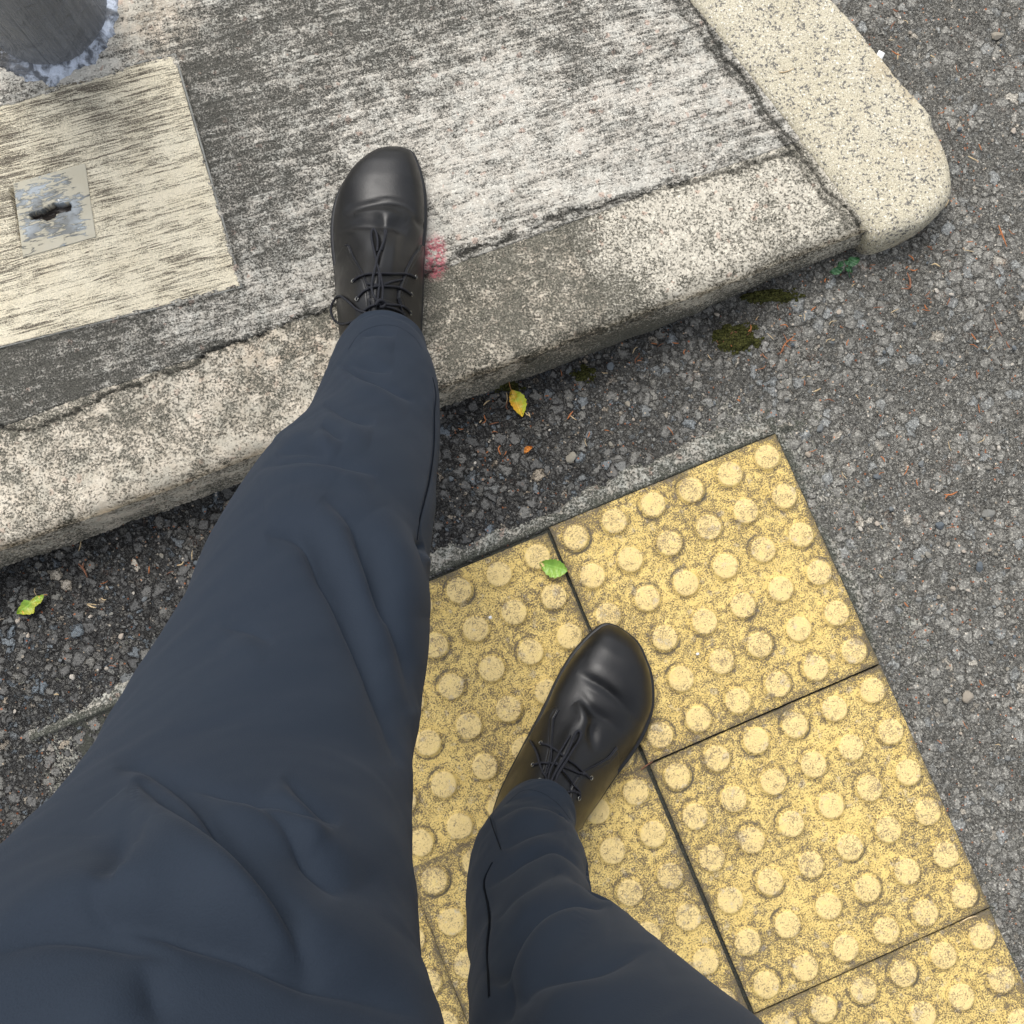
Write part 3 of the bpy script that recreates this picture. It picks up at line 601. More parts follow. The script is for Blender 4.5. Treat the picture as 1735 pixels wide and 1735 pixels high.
def hem(V3, C):
    """open cuff: turn the cloth inwards and up inside the leg"""
    r0 = V3[0]; c = r0.mean(0); up = C[min(20, len(C) - 1)] - C[0]; up /= np.linalg.norm(up)
    rings = [c + (r0 - c) * .88 + up * .05, c + (r0 - c) * .93 + up * .012, c + (r0 - c) * .965 - up * .0005, c + (r0 - c) * .99 - up * .0012]
    return np.concatenate([np.array(rings), V3], 0)
VL, CLc = leg_mesh(LEGL, 560, 340, CL, 61); VR, CRc = leg_mesh(LEGR, 420, 300, CR, 67)
# front of each cuff rides up over the laces
def lift(V3, n, amt, fwd):
    c = V3[0].mean(0); fw = (V3[:n] - c) @ np.array([*fwd, 0.]); r = np.abs((V3[0] - c) @ np.array([*fwd, 0.])).max()
    k = (np.linspace(1, 0, n) ** 1.0)[:, None]; V3[:n, :, 2] += amt * k * (fw / r); return V3
VL = lift(VL, 60, .006, (0, 1)); VR = lift(VR, 60, .004, (.5, .87))
HL, HR = hem(VL, CLc), hem(VR, CRc)
pz = np.array([.80, .84, .88, .93, .98, 1.03, 1.045]); pa = np.array([.09, .15, .175, .178, .168, .158, .13]); pb = np.array([.05, .085, .105, .11, .105, .1, .08])
th = np.linspace(0, 2 * np.pi, 96, endpoint=False); nP = 60
zz = np.interp(np.linspace(0, 1, nP), np.linspace(0, 1, 7), pz); aa = np.interp(zz, pz, pa); bb = np.interp(zz, pz, pb)
PV = np.stack([-.045 + aa[:, None] * np.cos(th), -.27 + bb[:, None] * np.sin(th), zz[:, None] + 0 * th[None]], -1)
Vs, Qs, off = [], [], 0
for H_, wrapn in ((HL, 340), (HR, 300), (PV, 96)):
    q = gridq(len(H_), wrapn, True); Vs.append(H_.reshape(-1, 3)); Qs.append(q + off); off += H_.shape[0] * H_.shape[1]
tr = link('trousers', mesh_np('trousers', np.vstack(Vs), np.vstack(Qs)), M_CLOTH)
bmx = bmesh.new(); bmx.from_mesh(tr.data); bmesh.ops.recalc_face_normals(bmx, faces=bmx.faces); bmx.to_mesh(tr.data); bmx.free(); tr.data.shade_smooth()
put(tr, person)
M_SEAM = flat('navy_seam', (.004, .006, .010), .9, .1)
bmq = bmesh.new(); bmq.from_mesh(tr.data); TB = BVHTree.FromBMesh(bmq); bmq.free()
def seam(pts, rad=.0006, name='seam'):
    W = []
    for a, b in crv(np.array(pts, float), 12 * len(pts)):
        h = TB.ray_cast(Vector(CAM), Vector(at(a, b, 0) - CAM).normalized())
        if h[0] is not None and (not W or np.linalg.norm(np.array(h[0]) - W[-1]) < .03): W.append(np.array(h[0]))
    W = np.array(W)
    v, f = tube(W, rad, 6); o = link(name, mesh_np(name, v, f), M_SEAM); put(o, person); o.parent = tr; o.matrix_parent_inverse = Matrix.Identity(4); return o
tr.matrix_parent_inverse = Matrix.Translation(person.location).inverted()
seam([(733, 640), (738, 668), (736, 700), (735, 759), (727, 817), (712, 877), (706, 915)])
seam([(830, 1385), (836, 1405), (849, 1440)], .0005); seam([(834, 1462), (820, 1495), (826, 1532), (829, 1562), (825, 1607), (827, 1650), (829, 1690)], .0009)
seam([(590, 592), (610, 565), (640, 552), (672, 553), (700, 570), (716, 592)], .00022, 'hem_stitch'); seam([(858, 1362), (885, 1340), (915, 1342), (945, 1362), (966, 1388)], .00022, 'hem_stitch')
# plain torso in a dark shirt, unseen behind the camera, added to block skylight
sz = np.array([.97, 1.02, 1.1, 1.2, 1.3, 1.38, 1.42, 1.45, 1.47]); sa = np.array([.178, .175, .165, .175, .19, .2, .17, .1, .06]); sb = np.array([.115, .112, .11, .118, .122, .11, .09, .065, .055])
zz = np.linspace(.97, 1.47, 90); aa = np.interp(zz, sz, sa); bb = np.interp(zz, sz, sb)
SV = np.stack([-.045 + aa[:, None] * np.cos(th), -.28 + bb[:, None] * np.sin(th), zz[:, None] + 0 * th[None]], -1)
put(link('shirt', mesh_np('shirt', SV.reshape(-1, 3), gridq(90, 96, True)), flat('charcoal_shirt', (.03, .03, .035), .9, .2)), person)

# ------------------------------------------------------------------ shoes
def mat_leather():
    g = G('black_leather', .4, .42, False)
    n = g.noise(700, 3, .6); m_ = g.noise(40, 3)
    g.bump(g.m2('ADD', n, g.m2('MULTIPLY', m_, 1.2)), .0004, .35)
    return g.done(g.mix(m_, (.0045, .0046, .0052), (.0075, .0076, .0082)), rough=g.ss(.3, .7, m_, .34, .46))
M_LEA = mat_leather(); M_RUB = flat('black_rubber', (.012, .013, .015), .5, .4, 0, .2)
M_LACE = flat('black_lace', (.010, .011, .016), .75, .35, 0, .5, 2500); M_EYE = flat('steel_eyelet', (.3, .3, .28), .35, .5, 1, .2)
OUT = [(250, 667, 677), (252, 652, 688), (255, 640, 696), (262, 627, 703), (272, 615, 708), (295, 592, 716), (327, 573, 723), (356, 563, 725.5), (390, 558.5, 725.5), (425, 559, 723), (459, 563, 721.5), (488, 567, 721), (531, 571, 720), (575, 576, 719), (620, 582, 715), (655, 592, 706), (680, 608, 692), (694, 627, 674), (698, 644, 656)]
SL = 1.12 / F
OD = np.array([(y - 250) * SL for y, a, b in OUT]); OL = np.array([(a - 645) * SL for y, a, b in OUT]); OR = np.array([(b - 645) * SL for y, a, b in OUT])
def shoe(mir, toe_px, z0, head, lines, quarters, label):
    """local frame: x to the big-toe side (before mirroring), y forward, toe tip at y = 0"""
    root = empty('shoe', (0, 0, 0), label=label); put(root, person)
    root.matrix_parent_inverse = Matrix.Translation(person.location).inverted()
    tip = at(*toe_px, z0 + .012); ca, sa_ = math.cos(head), math.sin(head)
    def world(P):
        x = P[..., 0] - 27 * SL; x = (np.where(x < 0, x * (1.13 if mir < 0 else 1.), x)) * mir; y = P[..., 1]
        return np.stack([tip[0] + x * ca - y * sa_, tip[1] + x * sa_ + y * ca, z0 + P[..., 2]], -1)
    nu, nv = 340, 260
    D = (1 - np.cos(np.linspace(0, np.pi, nu))) / 2 * (OD[-1] - .0002) + .0001; D = .45 * D + .55 * np.linspace(.0001, OD[-1] - .0001, nu); D[0] = .0001
    fine_ = crv(np.c_[OD, OL, OR], 400); l, r = np.interp(D, fine_[:, 0], fine_[:, 1]), np.interp(D, fine_[:, 0], fine_[:, 2])
    top = np.interp(D, [0, .003, .008, .016, .03, .05, .075, .10, .125, .15, .175, .195, .215, .24, .26, .275, OD[-1]],
                    [.014, .022, .030, .038, .046, .051, .054, .058, .068, .083, .098, .108, .112, .108, .10, .08, .03])
    for _ in range(25): top[1:-1] = (top[:-2] + 2 * top[1:-1] + top[2:]) / 4
    def build(ins, zbase, scale_top=1):
        c = (l + r) / 2; h = (r - l) / 2 - ins; h = np.maximum(h, .0005)
        t = np.linspace(0, np.pi, nv)
        ex = np.interp(D, [0, .05, .11, .16, .22, .28], [2.3, 2.5, 2.35, 2.5, 3.0, 3.0])[:, None]
        cx_, sx_ = np.cos(t)[None], np.sin(t)[None]
        X_ = np.sign(cx_) * np.abs(cx_) ** (2 / ex); Z_ = np.abs(sx_) ** (2 / ex)
        nar = np.interp(D, [0, .1, .15, .2, .28], [0, .02, .22, .36, .36])[:, None] * Z_ ** 1.6     # narrows towards the instep
        rs_ = np.interp(D, [0, .06, .1, .15, .2, .28], [0, .004, .010, .009, .003, 0])[:, None]           # instep ridge on the big-toe side
        Xx = c[:, None] + h[:, None] * X_ * (1 - nar) + rs_ * Z_
        Zz = zbase + (top[:, None] - zbase) * Z_
        # fuller ridge
        ridge = np.interp(D, [0, .08, .11, .15, .2], [0, 0, .006, .008, .004])[:, None] * np.exp(-((X_ - .12) / .22) ** 2); Zz = Zz + ridge
        return np.stack([Xx, np.broadcast_to(-D[:, None], Xx.shape), Zz], -1)
    P = world(build(.0022, .011)); Vv = P.reshape(-1, 3); Nv = normals(Vv, nu, nv, False)
    cen = P.mean(1, keepdims=True); 
    if np.mean(np.einsum('ijk,ijk->ij', Nv.reshape(nu, nv, 3), P - cen)) < 0: Nv = -Nv
    Vv = creases(Vv, Nv, lines)
    Q = proj(Vv); facing = Nv[:, 2] > -.2
    Dd = np.repeat(D, nv); sd_ = np.tile(np.arange(nv), nu) / nv
    raise_ = np.zeros(len(Vv))
    for poly in quarters:
        m = inpoly(Q, poly) & facing; raise_[m] = .0026
    m = (Dd > .215); raise_[m] = .0026
    # topstitch groove just inside the quarter edges
    for poly in quarters:
        d, _, _ = pdist(Q, poly[:9]); raise_ -= .0006 * np.exp(-((d - 3.2) / .8) ** 2) * (raise_ > .001)
    Vv = Vv + Nv * raise_[:, None]
    me = mesh_np('upper', Vv, gridq(nu, nv)); up = link('upper', me, M_LEA); up.data.name = 'upper'
    bm = bmesh.new(); bm.from_mesh(me); bmesh.ops.recalc_face_normals(bm, faces=bm.faces); bm.to_mesh(me)
    bvh = BVHTree.FromBMesh(bm); bm.free(); me.shade_smooth()
    up.parent = root
    # sole
    nb = 12; rows = []
    ring = np.concatenate([np.stack([r, -D], 1), np.stack([l, -D], 1)[::-1]])
    for k, (e, zq) in enumerate([(-.004, 0), (-.001, .0002), (.0008, .002), (.0014, .006), (.0012, .0105), (.0004, .0125), (-.001, .0132), (-.004, .0134), (-.02, .0135)]):
        c = np.array([np.interp(-ring[:, 1], OD, (OL + OR) / 2), ring[:, 1]]).T
        dv = np.gradient(ring, axis=0); nn = np.stack([-dv[:, 1], dv[:, 0]], 1); nn /= np.maximum(np.linalg.norm(nn, axis=1, keepdims=True), 1e-9)
        if np.mean(np.sum(nn * (ring - ring.mean(0)), 1)) < 0: nn = -nn
        for _ in range(3): nn = (np.roll(nn, 1, 0) + nn + np.roll(nn, -1, 0)) / 3
        q = ring + nn * e; rows.append(np.c_[q, np.full(len(q), zq)])
    S3 = world(np.array(rows)); me2 = mesh_np('sole', S3.reshape(-1, 3), gridq(len(rows), len(ring), True))
    bm = bmesh.new(); bm.from_mesh(me2); bmesh.ops.recalc_face_normals(bm, faces=bm.faces); bm.to_mesh(me2); bm.free()
    sole = link('sole', me2, M_RUB); sole.parent = root
    def hit(px, py):
        d = Vector(at(px, py, 0) - CAM).normalized(); h = bvh.ray_cast(Vector(CAM), d)
        if h[0] is None: return np.array(at(px, py, z0 + .03)), np.array([0, 0, 1.])
        n = np.array(h[1]); n = n if n[2] > 0 else -n; return np.array(h[0]), n
    def lace(pts, lifts, name='lace', rad=.00135, n=None):
        q = crv(np.array([(*p, l) for p, l in zip(pts, lifts)], float), n or 10 * len(pts)); W = []
        for a, b, li in q: p, nn = hit(a, b); li *= .7; W.append(p + nn * .3 * li + np.array([0, 0, .7]) * li + nn * rad * .6)
        W = np.array(W)
        for _ in range(3): W[1:-1] = (W[:-2] + 2 * W[1:-1] + W[2:]) / 4
        v, f = tube(W, rad, 8); o = link(name, mesh_np(name, v, f), M_LACE); o.parent = root; return o
    def eyelet(px, py):
        p, n = hit(px, py); th = np.linspace(0, 2 * np.pi, 14, endpoint=False); a = np.cross(n, [0, 1, .2]); a /= np.linalg.norm(a); b = np.cross(n, a)
        ring_ = p + n * .0010 + .0022 * (np.outer(np.cos(th), a) + np.outer(np.sin(th), b)); ring_ = np.vstack([ring_, ring_[:2]])
        v, f = tube(ring_, .0005, 6); o = link('eyelet', mesh_np('eyelet', v, f), M_EYE); o.parent = root
    return lace, eyelet, hit, root

SCL = [([(580, 362), (605, 352), (635, 344), (661, 341), (687, 347), (708, 366)], 7, .0036, 1), ([(570, 388), (600, 382), (630, 382), (660, 384), (690, 394)], 7, .0032, 1), ([(600, 366), (640, 362), (690, 372)], 7, -.0025, .1),
    ([(676, 395), (668, 412), (664, 440), (662, 470)], 9, -.003, .1), ([(640, 400), (638, 430), (640, 460)], 10, .003, -.3), ([(700, 366), (712, 380), (722, 386)], 6, .002, .5)]
QL = [[(586, 416), (591, 417), (597, 432), (606, 449), (615, 465), (621, 481), (625, 495), (627, 518), (628, 580), (520, 590), (520, 480), (562, 475), (570, 450), (577, 430), (586, 416)],
      [(711, 416), (707, 425), (699, 436), (688, 458), (680, 479), (675, 493), (674, 505), (678, 518), (688, 580), (760, 590), (760, 440), (724, 424), (716, 417), (711, 416)]]
lace, eye, hit, rootL = shoe(1, (672, 250), KH + .003, 0.0, SCL, QL, 'black leather shoe of the front foot, on the kerb')
def c5(l): return [(550 + x / 8.675, 380 + y / 8.675) for x, y in l]
e_ = .0012
lace(c5([(425, 845), (500, 790), (620, 748), (760, 735), (950, 738), (1150, 735), (1250, 750), (1330, 790)]), [0, e_, e_, .002, .002, e_, e_, 0])
lace(c5([(480, 1100), (560, 1010), (650, 955), (760, 925), (900, 920), (1020, 925), (1120, 945), (1200, 990), (1270, 1040)]), [0, e_, e_, .002, .002, e_, e_, e_, 0])
lace(c5([(640, 880), (780, 900), (900, 880), (1000, 845), (1130, 815)]), [0, .001, .001, .001, 0])
lace(c5([(560, 1290), (680, 1215), (800, 1180), (950, 1190), (1080, 1195), (1180, 1230), (1255, 1310)]), [0, .002, .003, .002, e_, e_, 0])
lace(c5([(800, 1200), (900, 1225), (1000, 1250), (1100, 1290), (1160, 1340)]), [.003, .003, .003, .002, .002])
lace(c5([(1090, 1100), (1100, 1190), (1130, 1270), (1170, 1340)]), [.002, .002, .002, .002], rad=.001)
lace(c5([(790, 1190), (725, 1060), (708, 920), (740, 740), (790, 560), (845, 380), (885, 220), (885, 110), (905, 130), (880, 260), (845, 400)]), [.005, .005, .005, .005, .006, .004, .003, .002, .002, .002, .002])
lace(c5([(830, 1180), (845, 1000), (830, 850), (795, 700), (765, 520), (725, 360), (700, 220), (705, 120), (740, 100), (780, 170), (800, 280), (790, 420)]), [.005, .004, .004, .004, .004, .004, .003, .003, .003, .003, .003, .003])
lace(c5([(770, 1180), (785, 1000), (800, 860), (790, 700)]), [.003, .002, .002, .002])
lace(c5([(640, 1320), (500, 1270), (400, 1180), (320, 1110), (240, 1065), (160, 1110), (105, 1220), (110, 1340), (170, 1440), (280, 1475), (400, 1450), (560, 1380)]), [.004, .004, .003, .003, .003, .003, .004, .004, .003, .003, .003, .003])
lace(c5([(750, 1200), (780, 1150), (830, 1140), (870, 1180), (840, 1230), (790, 1230)]), [.004, .006, .006, .005, .005, .004], rad=.002)
for l_ in (QL[0][0:9], QL[1][1:8]): lace(l_, [0] * len(l_), 'facing_edge', .0007)
for p in c5([(425, 835), (480, 1100), (1333, 775), (1270, 1030), (1255, 1305)]): eye(*p)

SCR = [([(978, 1138), (1000, 1152), (1022, 1165), (1045, 1184), (1072, 1208), (1095, 1230)], 8, .0032, -1), ([(980, 1172), (992, 1190), (1008, 1207), (1030, 1222), (1056, 1238)], 8, .0026, -1), ([(975, 1190), (985, 1205), (990, 1225), (985, 1260)], 9, -.0035, .1), ([(1000, 1225), (1005, 1245), (1008, 1275)], 10, .0035, -.3)]
QR = [[(944, 1197), (947, 1203), (938, 1218), (936, 1240), (935, 1255), (935, 1269), (930, 1292), (924, 1313), (925, 1400), (780, 1420), (780, 1260), (893, 1262), (912, 1228), (930, 1205), (944, 1197)],
      [(1045, 1266), (1038, 1275), (1029, 1285), (1009, 1297), (990, 1307), (977, 1318), (968, 1332), (965, 1345), (962, 1420), (1080, 1420), (1080, 1330), (1042, 1319), (1046, 1293), (1046, 1280), (1045, 1266)]]
lace, eye, hit, rootR = shoe(-1, (1050, 1064), .0095, -math.radians(29.5), SCR, QR, 'black leather shoe of the rear foot, on the yellow tiles')
def c6(l): return [(850 + x / 7.543, 1200 + y / 7.543) for x, y in l]
lace(c6([(500, 450), (600, 480), (700, 540), (820, 640), (950, 730), (1050, 830), (1135, 900)]), [0, e_, .002, .002, .002, e_, 0])
lace(c6([(405, 725), (540, 700), (700, 720), (850, 770), (990, 830), (1080, 850)]), [0, e_, .002, e_, e_, 0])
lace(c6([(700, 700), (770, 790), (850, 880), (920, 980), (985, 1060), (990, 1140)]), [.003, .003, .003, .002, e_, 0])
lace(c6([(375, 420), (450, 560), (500, 740), (550, 880), (590, 980), (620, 1100)]), [.002, .003, .003, .003, .003, .003])
lace(c6([(640, 1150), (630, 980), (690, 830), (780, 660), (860, 500), (920, 360), (960, 300), (1000, 300), (1000, 360), (960, 440), (890, 540), (790, 710), (710, 860), (680, 1000), (690, 1160)]), [.004, .005, .005, .005, .005, .003, .002, .002, .002, .003, .004, .005, .005, .004, .004], rad=.0016)
lace(c6([(875, 350), (800, 480), (710, 640), (630, 800), (600, 950), (600, 1100)]), [.002, .003, .004, .004, .004, .003])
lace(c6([(620, 470), (640, 600), (610, 750), (570, 870)]), [.001, .001, .001, .001], rad=.001)
lace(c6([(690, 1120), (800, 1080), (900, 1060), (985, 1090), (990, 1150)]), [.003, .003, .002, e_, 0])
lace(c6([(560, 1020), (610, 960), (680, 960), (720, 1010), (680, 1080), (600, 1090)]), [.005, .006, .006, .005, .005, .004], rad=.002)
for l_ in (QR[0][1:9], QR[1][0:8]): lace(l_, [0] * len(l_), 'facing_edge', .0007)
for p in c6([(505, 445), (405, 725), (490, 925), (1140, 890), (985, 1150)]): eye(*p)

# ------------------------------------------------------------------ leaves, sprout, moss, litter
def mat_leaf(name, c1, c2, c3):
    g = G(name, .42, .5, False); n = g.noise(110, 4, .6); x, y, z = g.sep()
    v = g.m2('ABSOLUTE', y); rib = g.ss(.0009, .0002, v); side = g.ss(.35, .65, g.m2('ADD', g.m2('MULTIPLY', y, 28.), g.m2('MULTIPLY', n, .9)))
    col = g.mix(side, c1, c2); col = g.mix(g.ss(.62, .72, g.noise(260, 3)), col, c3); col = g.mix(g.m2('MULTIPLY', rib, .6), col, tuple(min(1, k * 1.5 + .05) for k in c1))
    w_ = g.N.new('ShaderNodeTexWave'); w_.inputs['Scale'].default_value = 95; w_.inputs['Distortion'].default_value = 1.0; g.set(w_.inputs['Vector'], g.co)
    g.bump(g.m2('ADD', g.m2('MULTIPLY', w_.outputs[1], .5), n), .0006, .6)
    return g.done(col)
def leaf(name, tipA, tipB, wid, mat, label, z=.006, curl=.003, stem=0, shape=.9, group=None, cat='leaf', lobe=None):
    """a leaf lying from base A to tip B (photo pixels), wid = half width in metres"""
    a, b = at(*tipA, z), at(*tipB, z); d = b - a; L = np.linalg.norm(d[:2]); ang = math.atan2(d[1], d[0])
    nu, nv = 34, 13; t = np.linspace(0, 1, nu); s = np.linspace(-1, 1, nv)
    w_ = wid * np.sin(np.pi * np.clip(t, 0, 1) ** shape) ** .85 * (1 + .06 * np.sin(t * 40)); w_[0] = w_[-1] = .0002
    if lobe is not None: w_ = w_ * np.interp(t, *lobe)
    T, S = np.meshgrid(t, s, indexing='ij'); x = T * L; y = S * w_[:, None] * (1 + .12 * np.sign(S)) + .0012 * np.sin(T * 3.1)
    zz = curl * (np.abs(S) ** 1.5) * np.sin(np.pi * T) + .0016 * np.sin(T * 5 + S * 1.5) + .0008 * np.sin(T * 19 + S * 3)
    V = np.stack([x, y, zz], -1).reshape(-1, 3); q = gridq(nu, nv)
    V2 = V.copy(); V2[:, 2] -= .0003; q2 = q[:, ::-1] + len(V); VV = [V, V2]; QQ = [q, q2]; k = 2 * len(V)
    root = bpy.data.objects.new(name, mesh_np(name, np.vstack(VV), np.vstack(QQ))); root.data.materials.append(mat); root.data.shade_smooth(); COL.objects.link(root)
    root.location = (a[0], a[1], z); root.rotation_euler = (0, 0, ang); tag(root, label, cat, group)
    if stem:
        v, f = tube(crv([(0.001, 0, .0002), (-stem * .5, .0006, .001), (-stem, .002, .0004)], 10), .00055, 6)
        st = link('stem', mesh_np('stem', v, f), M_STEM, root)
    return root
M_STEM = flat('leaf_stem', (.42, .2, .07), .6)
M_LY = mat_leaf('yellow_leaf', (.78, .42, .03), (.5, .55, .04), (.32, .16, .03)); M_LG = mat_leaf('green_leaf', (.17, .33, .04), (.25, .41, .06), (.2, .36, .05))
M_LO = mat_leaf('turning_leaf', (.22, .38, .04), (.4, .42, .05), (.7, .32, .06)); M_LD = mat_leaf('sprout_leaf', (.025, .085, .03), (.04, .12, .045), (.03, .1, .04)); M_LT = flat('dry_leaf', (.45, .17, .03), .6)
leaf('fallen_leaf', (866, 661), (885, 706), .0098, M_LY, 'yellow leaf with a green edge lying on the asphalt below the kerb', stem=.012)
leaf('fallen_leaf', (962, 967), (914, 953), .0108, M_LG, 'bright green leaf lying on a yellow tile seam', z=.0095, curl=.004, stem=.002)
leaf('fallen_leaf', (75, 1008), (27, 1040), .0085, M_LO, 'torn green and orange leaf on the asphalt at the left edge', lobe=([0, .2, .4, .55, .8, 1], [1, .8, .5, 1.15, 1, .8]), stem=.003)
leaf('fallen_leaf', (888, 768), (903, 757), .0035, M_LT, 'tiny orange dry leaf on the asphalt above the tiles')
leaf('fallen_leaf', (1551, 196), (1567, 210), .0035, M_LT, 'tiny orange leaf beside the granite kerb stone', z=.035)
# sprout at the kerb foot
SZ = rise(*at(1440, 452, 0)[:2]); sp = empty('sprout', tuple(at(1440, 452, SZ)), label='small dark green sprout with round leaves growing at the kerb foot', cat='plant')
for (x, y, x2, y2, wv, zz) in ((1436, 452, 1457, 438, .006, .012), (1432, 455, 1444, 462, .0045, .009), (1428, 454, 1405, 461, .0045, .008), (1430, 450, 1420, 444, .004, .012), (1434, 450, 1438, 440, .0035, .015)):
    o = leaf('leaf', (x, y), (x2, y2), wv, M_LD, None, z=zz + SZ, curl=.002, cat=None)
    for k in list(o.keys()): del o[k]
    wm = o.location - sp.location; o.parent = sp; o.location = wm
v, f = tube(crv([tuple(at(1440, 470, SZ)), tuple(at(1436, 458, SZ + .006)), tuple(at(1432, 452, SZ + .012))], 10), .0008, 6); put(link('stem', mesh_np('stem', v, f), M_LD), sp)
# moss: raised soft patches
g = G('moss', .95, .1); n = g.noise(500, 4, .7); M_MOSS = g.done(g.mix(g.ss(.35, .65, n), (.02, .022, .01), g.mix(g.noise(120, 3), (.07, .085, .02), (.16, .15, .05))), g.m2('MULTIPLY', n, 2.5), .001)
def moss(px, py, rx, ry, seed, lab):
    c = at(px, py, 0); c = at(px, py, rise(c[0], c[1])); rx, ry = rx / 1440, ry / 1440; n = 70; a = np.linspace(-1.3, 1.3, n); A, B = np.meshgrid(a, a, indexing='ij')
    r = np.hypot(A, B) + (fbm(A * 3 + seed, B * 3, 4, seed) - .5) * 1.3; z = -.0085 + .0115 * (1 - sstep(.2, 1.1, r + .8 * sstep(.9, 1.25, np.maximum(np.abs(A), np.abs(B))))) + .013 * (fbm(A * 20, B * 20 * ry / rx, 4, seed) - .5) - .01 * (np.maximum(np.abs(A), np.abs(B)) > 1.25)
    V = np.stack([c[0] + A * rx, c[1] + B * ry, z + np.vectorize(rise)(c[0] + A * rx, c[1] + B * ry)], -1).reshape(-1, 3); o = link('moss', mesh_np('moss', V, gridq(n, n)[:, ::-1]), M_MOSS); tag(o, lab, None, None, 'stuff')
moss(1250, 572, 52, 32, 3, 'olive green moss patch in the asphalt below the kerb'); moss(988, 634, 26, 22, 8, 'small olive moss patch in the asphalt'); moss(1310, 500, 60, 14, 5, 'thin moss strip along the kerb foot'); moss(860, 655, 32, 12, 6, 'faint moss at the kerb foot')
# twigs and bits
M_TW = flat('orange_twig', (.36, .13, .045), .7); M_TW2 = flat('brown_twig', (.2, .085, .045), .7); M_TW3 = flat('straw', (.5, .38, .22), .7); M_CHIP = flat('white_chip', (.8, .8, .78), .6, .3, 0, .08)
GT = 'dry plant bits scattered on the asphalt'
def twig(pxs, r, mat, label, zb=.0025, branches=(), group=GT, cat='twig'):
    q0 = at(*pxs[0], zb); zb = zb + (rise(q0[0], q0[1]) if zb < .05 else 0)
    P = [at(x, y, zb + random.uniform(0, .0012)) for x, y in pxs]; n = max(10, 5 * len(P)); c = P[0]
    Vs, Qs = tube(crv([p - c for p in P], n), r, 6, taper=[.5, 1, .9, .4]); off = len(Vs)
    for br in branches:
        v, f = tube(crv([at(x, y, zb + .001) - c for x, y in br], 8), r * .75, 6, taper=[1, .8, .3]); Vs = np.vstack([Vs, v]); Qs = np.vstack([Qs, f + off]); off += len(v)
    o = link('twig', mesh_np('twig', Vs, Qs), mat); o.location = c; tag(o, label, cat, group); return o
twig([(1537, 462), (1542, 475), (1541, 488), (1527, 489)], .0013, M_TW2, 'brown forked twig on the asphalt right of the kerb corner', branches=[[(1541, 486), (1535, 482)]])
twig([(1322, 600), (1330, 583), (1345, 570), (1352, 562)], .0007, M_TW, 'fine branching orange sprig on the asphalt beside the larger moss patch', branches=[[(1330, 583), (1340, 590)], [(1334, 578), (1327, 565)], [(1338, 577), (1350, 577)]])
twig([(1692, 382), (1698, 398), (1706, 418)], .0011, M_TW, 'long orange-brown twig on the asphalt at the right edge, below the granite corner', branches=[[(1697, 396), (1692, 398)]])
twig([(1600, 838), (1612, 838), (1622, 833)], .0012, M_TW, 'orange twig on open asphalt right of the corner tile', branches=[[(1606, 838), (1601, 845)]])
twig([(133, 955), (142, 965), (148, 978)], .0013, M_TW2, 'reddish twig on the asphalt left of the front leg', branches=[[(140, 962), (142, 952)]])
twig([(1684, 540), (1690, 556), (1698, 570)], .0008, M_TW2, 'thin dark red twig at the right edge of the asphalt', branches=[[(1690, 556), (1683, 560)]])
twig([(1318, 122), (1330, 122), (1346, 116)], .0007, M_TW3, 'pale straw lying on top of the granite kerb', zb=KH + .004, group=None, cat='straw')
twig([(1602, 350), (1608, 338)], .0009, M_TW3, 'pale straw against the granite kerb corner', zb=.004)
twig([(1655, 1552), (1640, 1556), (1626, 1564)], .0009, M_TW3, 'pale straw on the seam of the lowest tiles', zb=.0085)
twig([(1085, 1305), (1095, 1297), (1106, 1290)], .0009, M_TW2, 'brown twig in the tile joint right of the rear shoe', zb=.006)
LB = 'tiny dry orange-brown plant fragment on the grey asphalt'
placed = 0; zones = [(1150, 560, 120, 40), (1060, 580, 70, 25), (1330, 560, 90, 60), (1500, 420, 110, 50), (1640, 380, 60, 90), (1560, 560, 130, 120), (820, 700, 60, 40), (200, 960, 150, 50), (120, 1100, 110, 110), (1450, 900, 60, 150), (1600, 1000, 110, 250), (1500, 100, 80, 90), (1650, 200, 70, 150), (950, 700, 120, 60), (1620, 700, 100, 120), (1400, 640, 150, 60)]
UA = [t for t in zones]
while placed < 150:
    zx, zy, sx, sy = random.choice(UA); x, y = random.gauss(zx, sx * .75), random.gauss(zy, sy * .75)
    p = at(x, y, 0)[:2]; uu, vv = (p - TO) @ TU, (p - TO) @ TV; kk = (p - K0) @ KN
    if kk > -.012 and x < 1470 or (uu > -.02 and vv > -.03) or x < 5 or x > 1730 or y < 5 or (x > 1380 and inpoly(np.array([[x, y]]), [(1460, 440), (1640, 340), (1640, 270), (1420, -30), (1300, -30), (1300, 400)])[0]): continue
    L = random.uniform(3, 11); a = random.uniform(0, 6.3); b = a + random.uniform(-.9, .9)
    twig([(x, y), (x + L * math.cos(a), y + L * math.sin(a)), (x + L * math.cos(a) + L * .7 * math.cos(b), y + L * math.sin(a) + L * .7 * math.sin(b))], random.uniform(.0004, .0010), random.choice([M_TW, M_TW, M_TW2, M_TW3]), LB, zb=.0018, cat='plant fragment')
    placed += 1
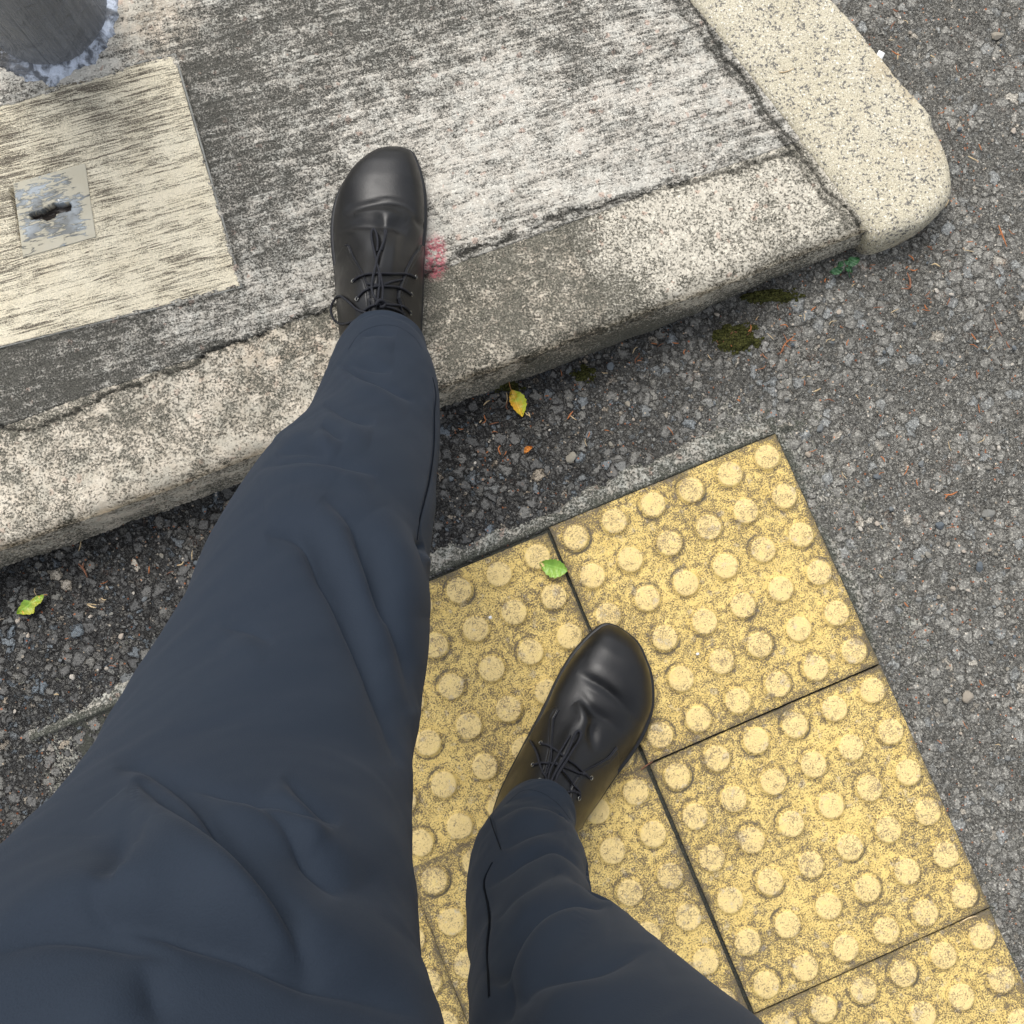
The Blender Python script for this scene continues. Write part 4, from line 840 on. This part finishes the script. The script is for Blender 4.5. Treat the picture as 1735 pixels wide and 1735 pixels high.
def chip(px, py, w_, h_, ang, zb, label, mat=M_CHIP):
    bm = bmesh.new(); bmesh.ops.create_cube(bm, size=1); bmesh.ops.scale(bm, vec=(w_, h_, .0012), verts=bm.verts)
    bmesh.ops.bevel(bm, geom=list(bm.edges), offset=.0004, segments=2, affect='EDGES')
    for v in bm.verts: v.co.z += .6 * v.co.x * v.co.y / .01 * .1; v.co.x += random.uniform(-.0004, .0004)
    me = bpy.data.meshes.new('paper_scrap'); bm.to_mesh(me); bm.free(); o = link('paper_scrap', me, mat); p = at(px, py, zb); o.location = p; o.rotation_euler = (.12, .1, ang); tag(o, label, 'paper scrap')
chip(1490, 96, .0085, .014, -.45, .042, 'white folded paper scrap against the granite kerb')
chip(100, 340, .0022, .003, .3, KH + .005, 'white speck on the lift plate of the cover')
chip(831, 1046, .0032, .0036, .5, .0085, 'tiny white crumb on the tile beside the front leg')
chip(1182, 1108, .0035, .0028, .2, .0085, 'pale crumb on the corner tile near the shoe toe')
# loose pebbles pressed in the road surface
g = G('pebble', .8, .3, False); oi = g.N.new('ShaderNodeObjectInfo')
M_PEB = g.done(g.mix(g.noise(500, 3), g.ramp(oi.outputs['Random'], [(0, (.07, .085, .1)), (.35, (.11, .13, .145)), (.6, (.2, .18, .14)), (.8, (.3, .22, .16)), (1, (.4, .38, .33))]), g.ramp(oi.outputs['Random'], [(0, (.1, .12, .135)), (.6, (.26, .24, .2)), (1, (.5, .46, .4))])))
pebs = []
for k in range(8):
    bm = bmesh.new(); bmesh.ops.create_icosphere(bm, subdivisions=3, radius=1)
    sx, sy, sz_ = random.uniform(.7, 1.2), random.uniform(.6, .95), .5; nrm = [Vector((random.gauss(0, 1), random.gauss(0, 1), random.gauss(0, 1))).normalized() for _ in range(9)]
    for v in bm.verts:
        for n_ in nrm:
            d = v.co.dot(n_) - .72
            if d > 0: v.co -= n_ * d
        v.co = Vector((v.co.x * sx, v.co.y * sy, v.co.z * sz_))
    me = bpy.data.meshes.new('pebble'); bm.to_mesh(me); bm.free(); me.materials.append(M_PEB); pebs.append(me)
named = [(1600 - 8, 890, .0065), (1675, 870, .007), (1560, 785, .005), (968, 775, .0085), (1640, 1180, .009), (1390, 545 + 180, .006), (1035, 620, .007), (1690, 60, .008), (1370, 770, .005), (1660, 960, .006), (1487, 808, .006)]
k = 0
while k < 150:
    if k < len(named): x, y, r = named[k]
    else:
        x, y, r = random.uniform(5, 1730), random.uniform(5, 1720), random.choice([.0016, .002, .0025, .003, .0042])
        p = at(x, y, 0)[:2]; uu, vv = (p - TO) @ TU, (p - TO) @ TV
        if (p - K0) @ KN > -.01 and x < 1470 or (uu > -.012 and vv > -.03) or (x > 1380 and inpoly(np.array([[x, y]]), [(1460, 440), (1640, 340), (1640, 270), (1420, -30), (1300, -30), (1300, 400)])[0]) or (x < 760 and y > 700 and x > 1100 - y * .8): continue
    o = bpy.data.objects.new('pebble', pebs[k % 8]); COL.objects.link(o); p = at(x, y, 0); p = at(x, y, rise(p[0], p[1])); o.location = (p[0], p[1], p[2] - .0005); o.scale = (r, r, r); o.rotation_euler = (random.uniform(-.3, .3), random.uniform(-.3, .3), random.uniform(0, 6.3))
    tag(o, 'small stone chip standing proud of the dark asphalt', 'pebble', 'stone chips in the asphalt surface'); k += 1
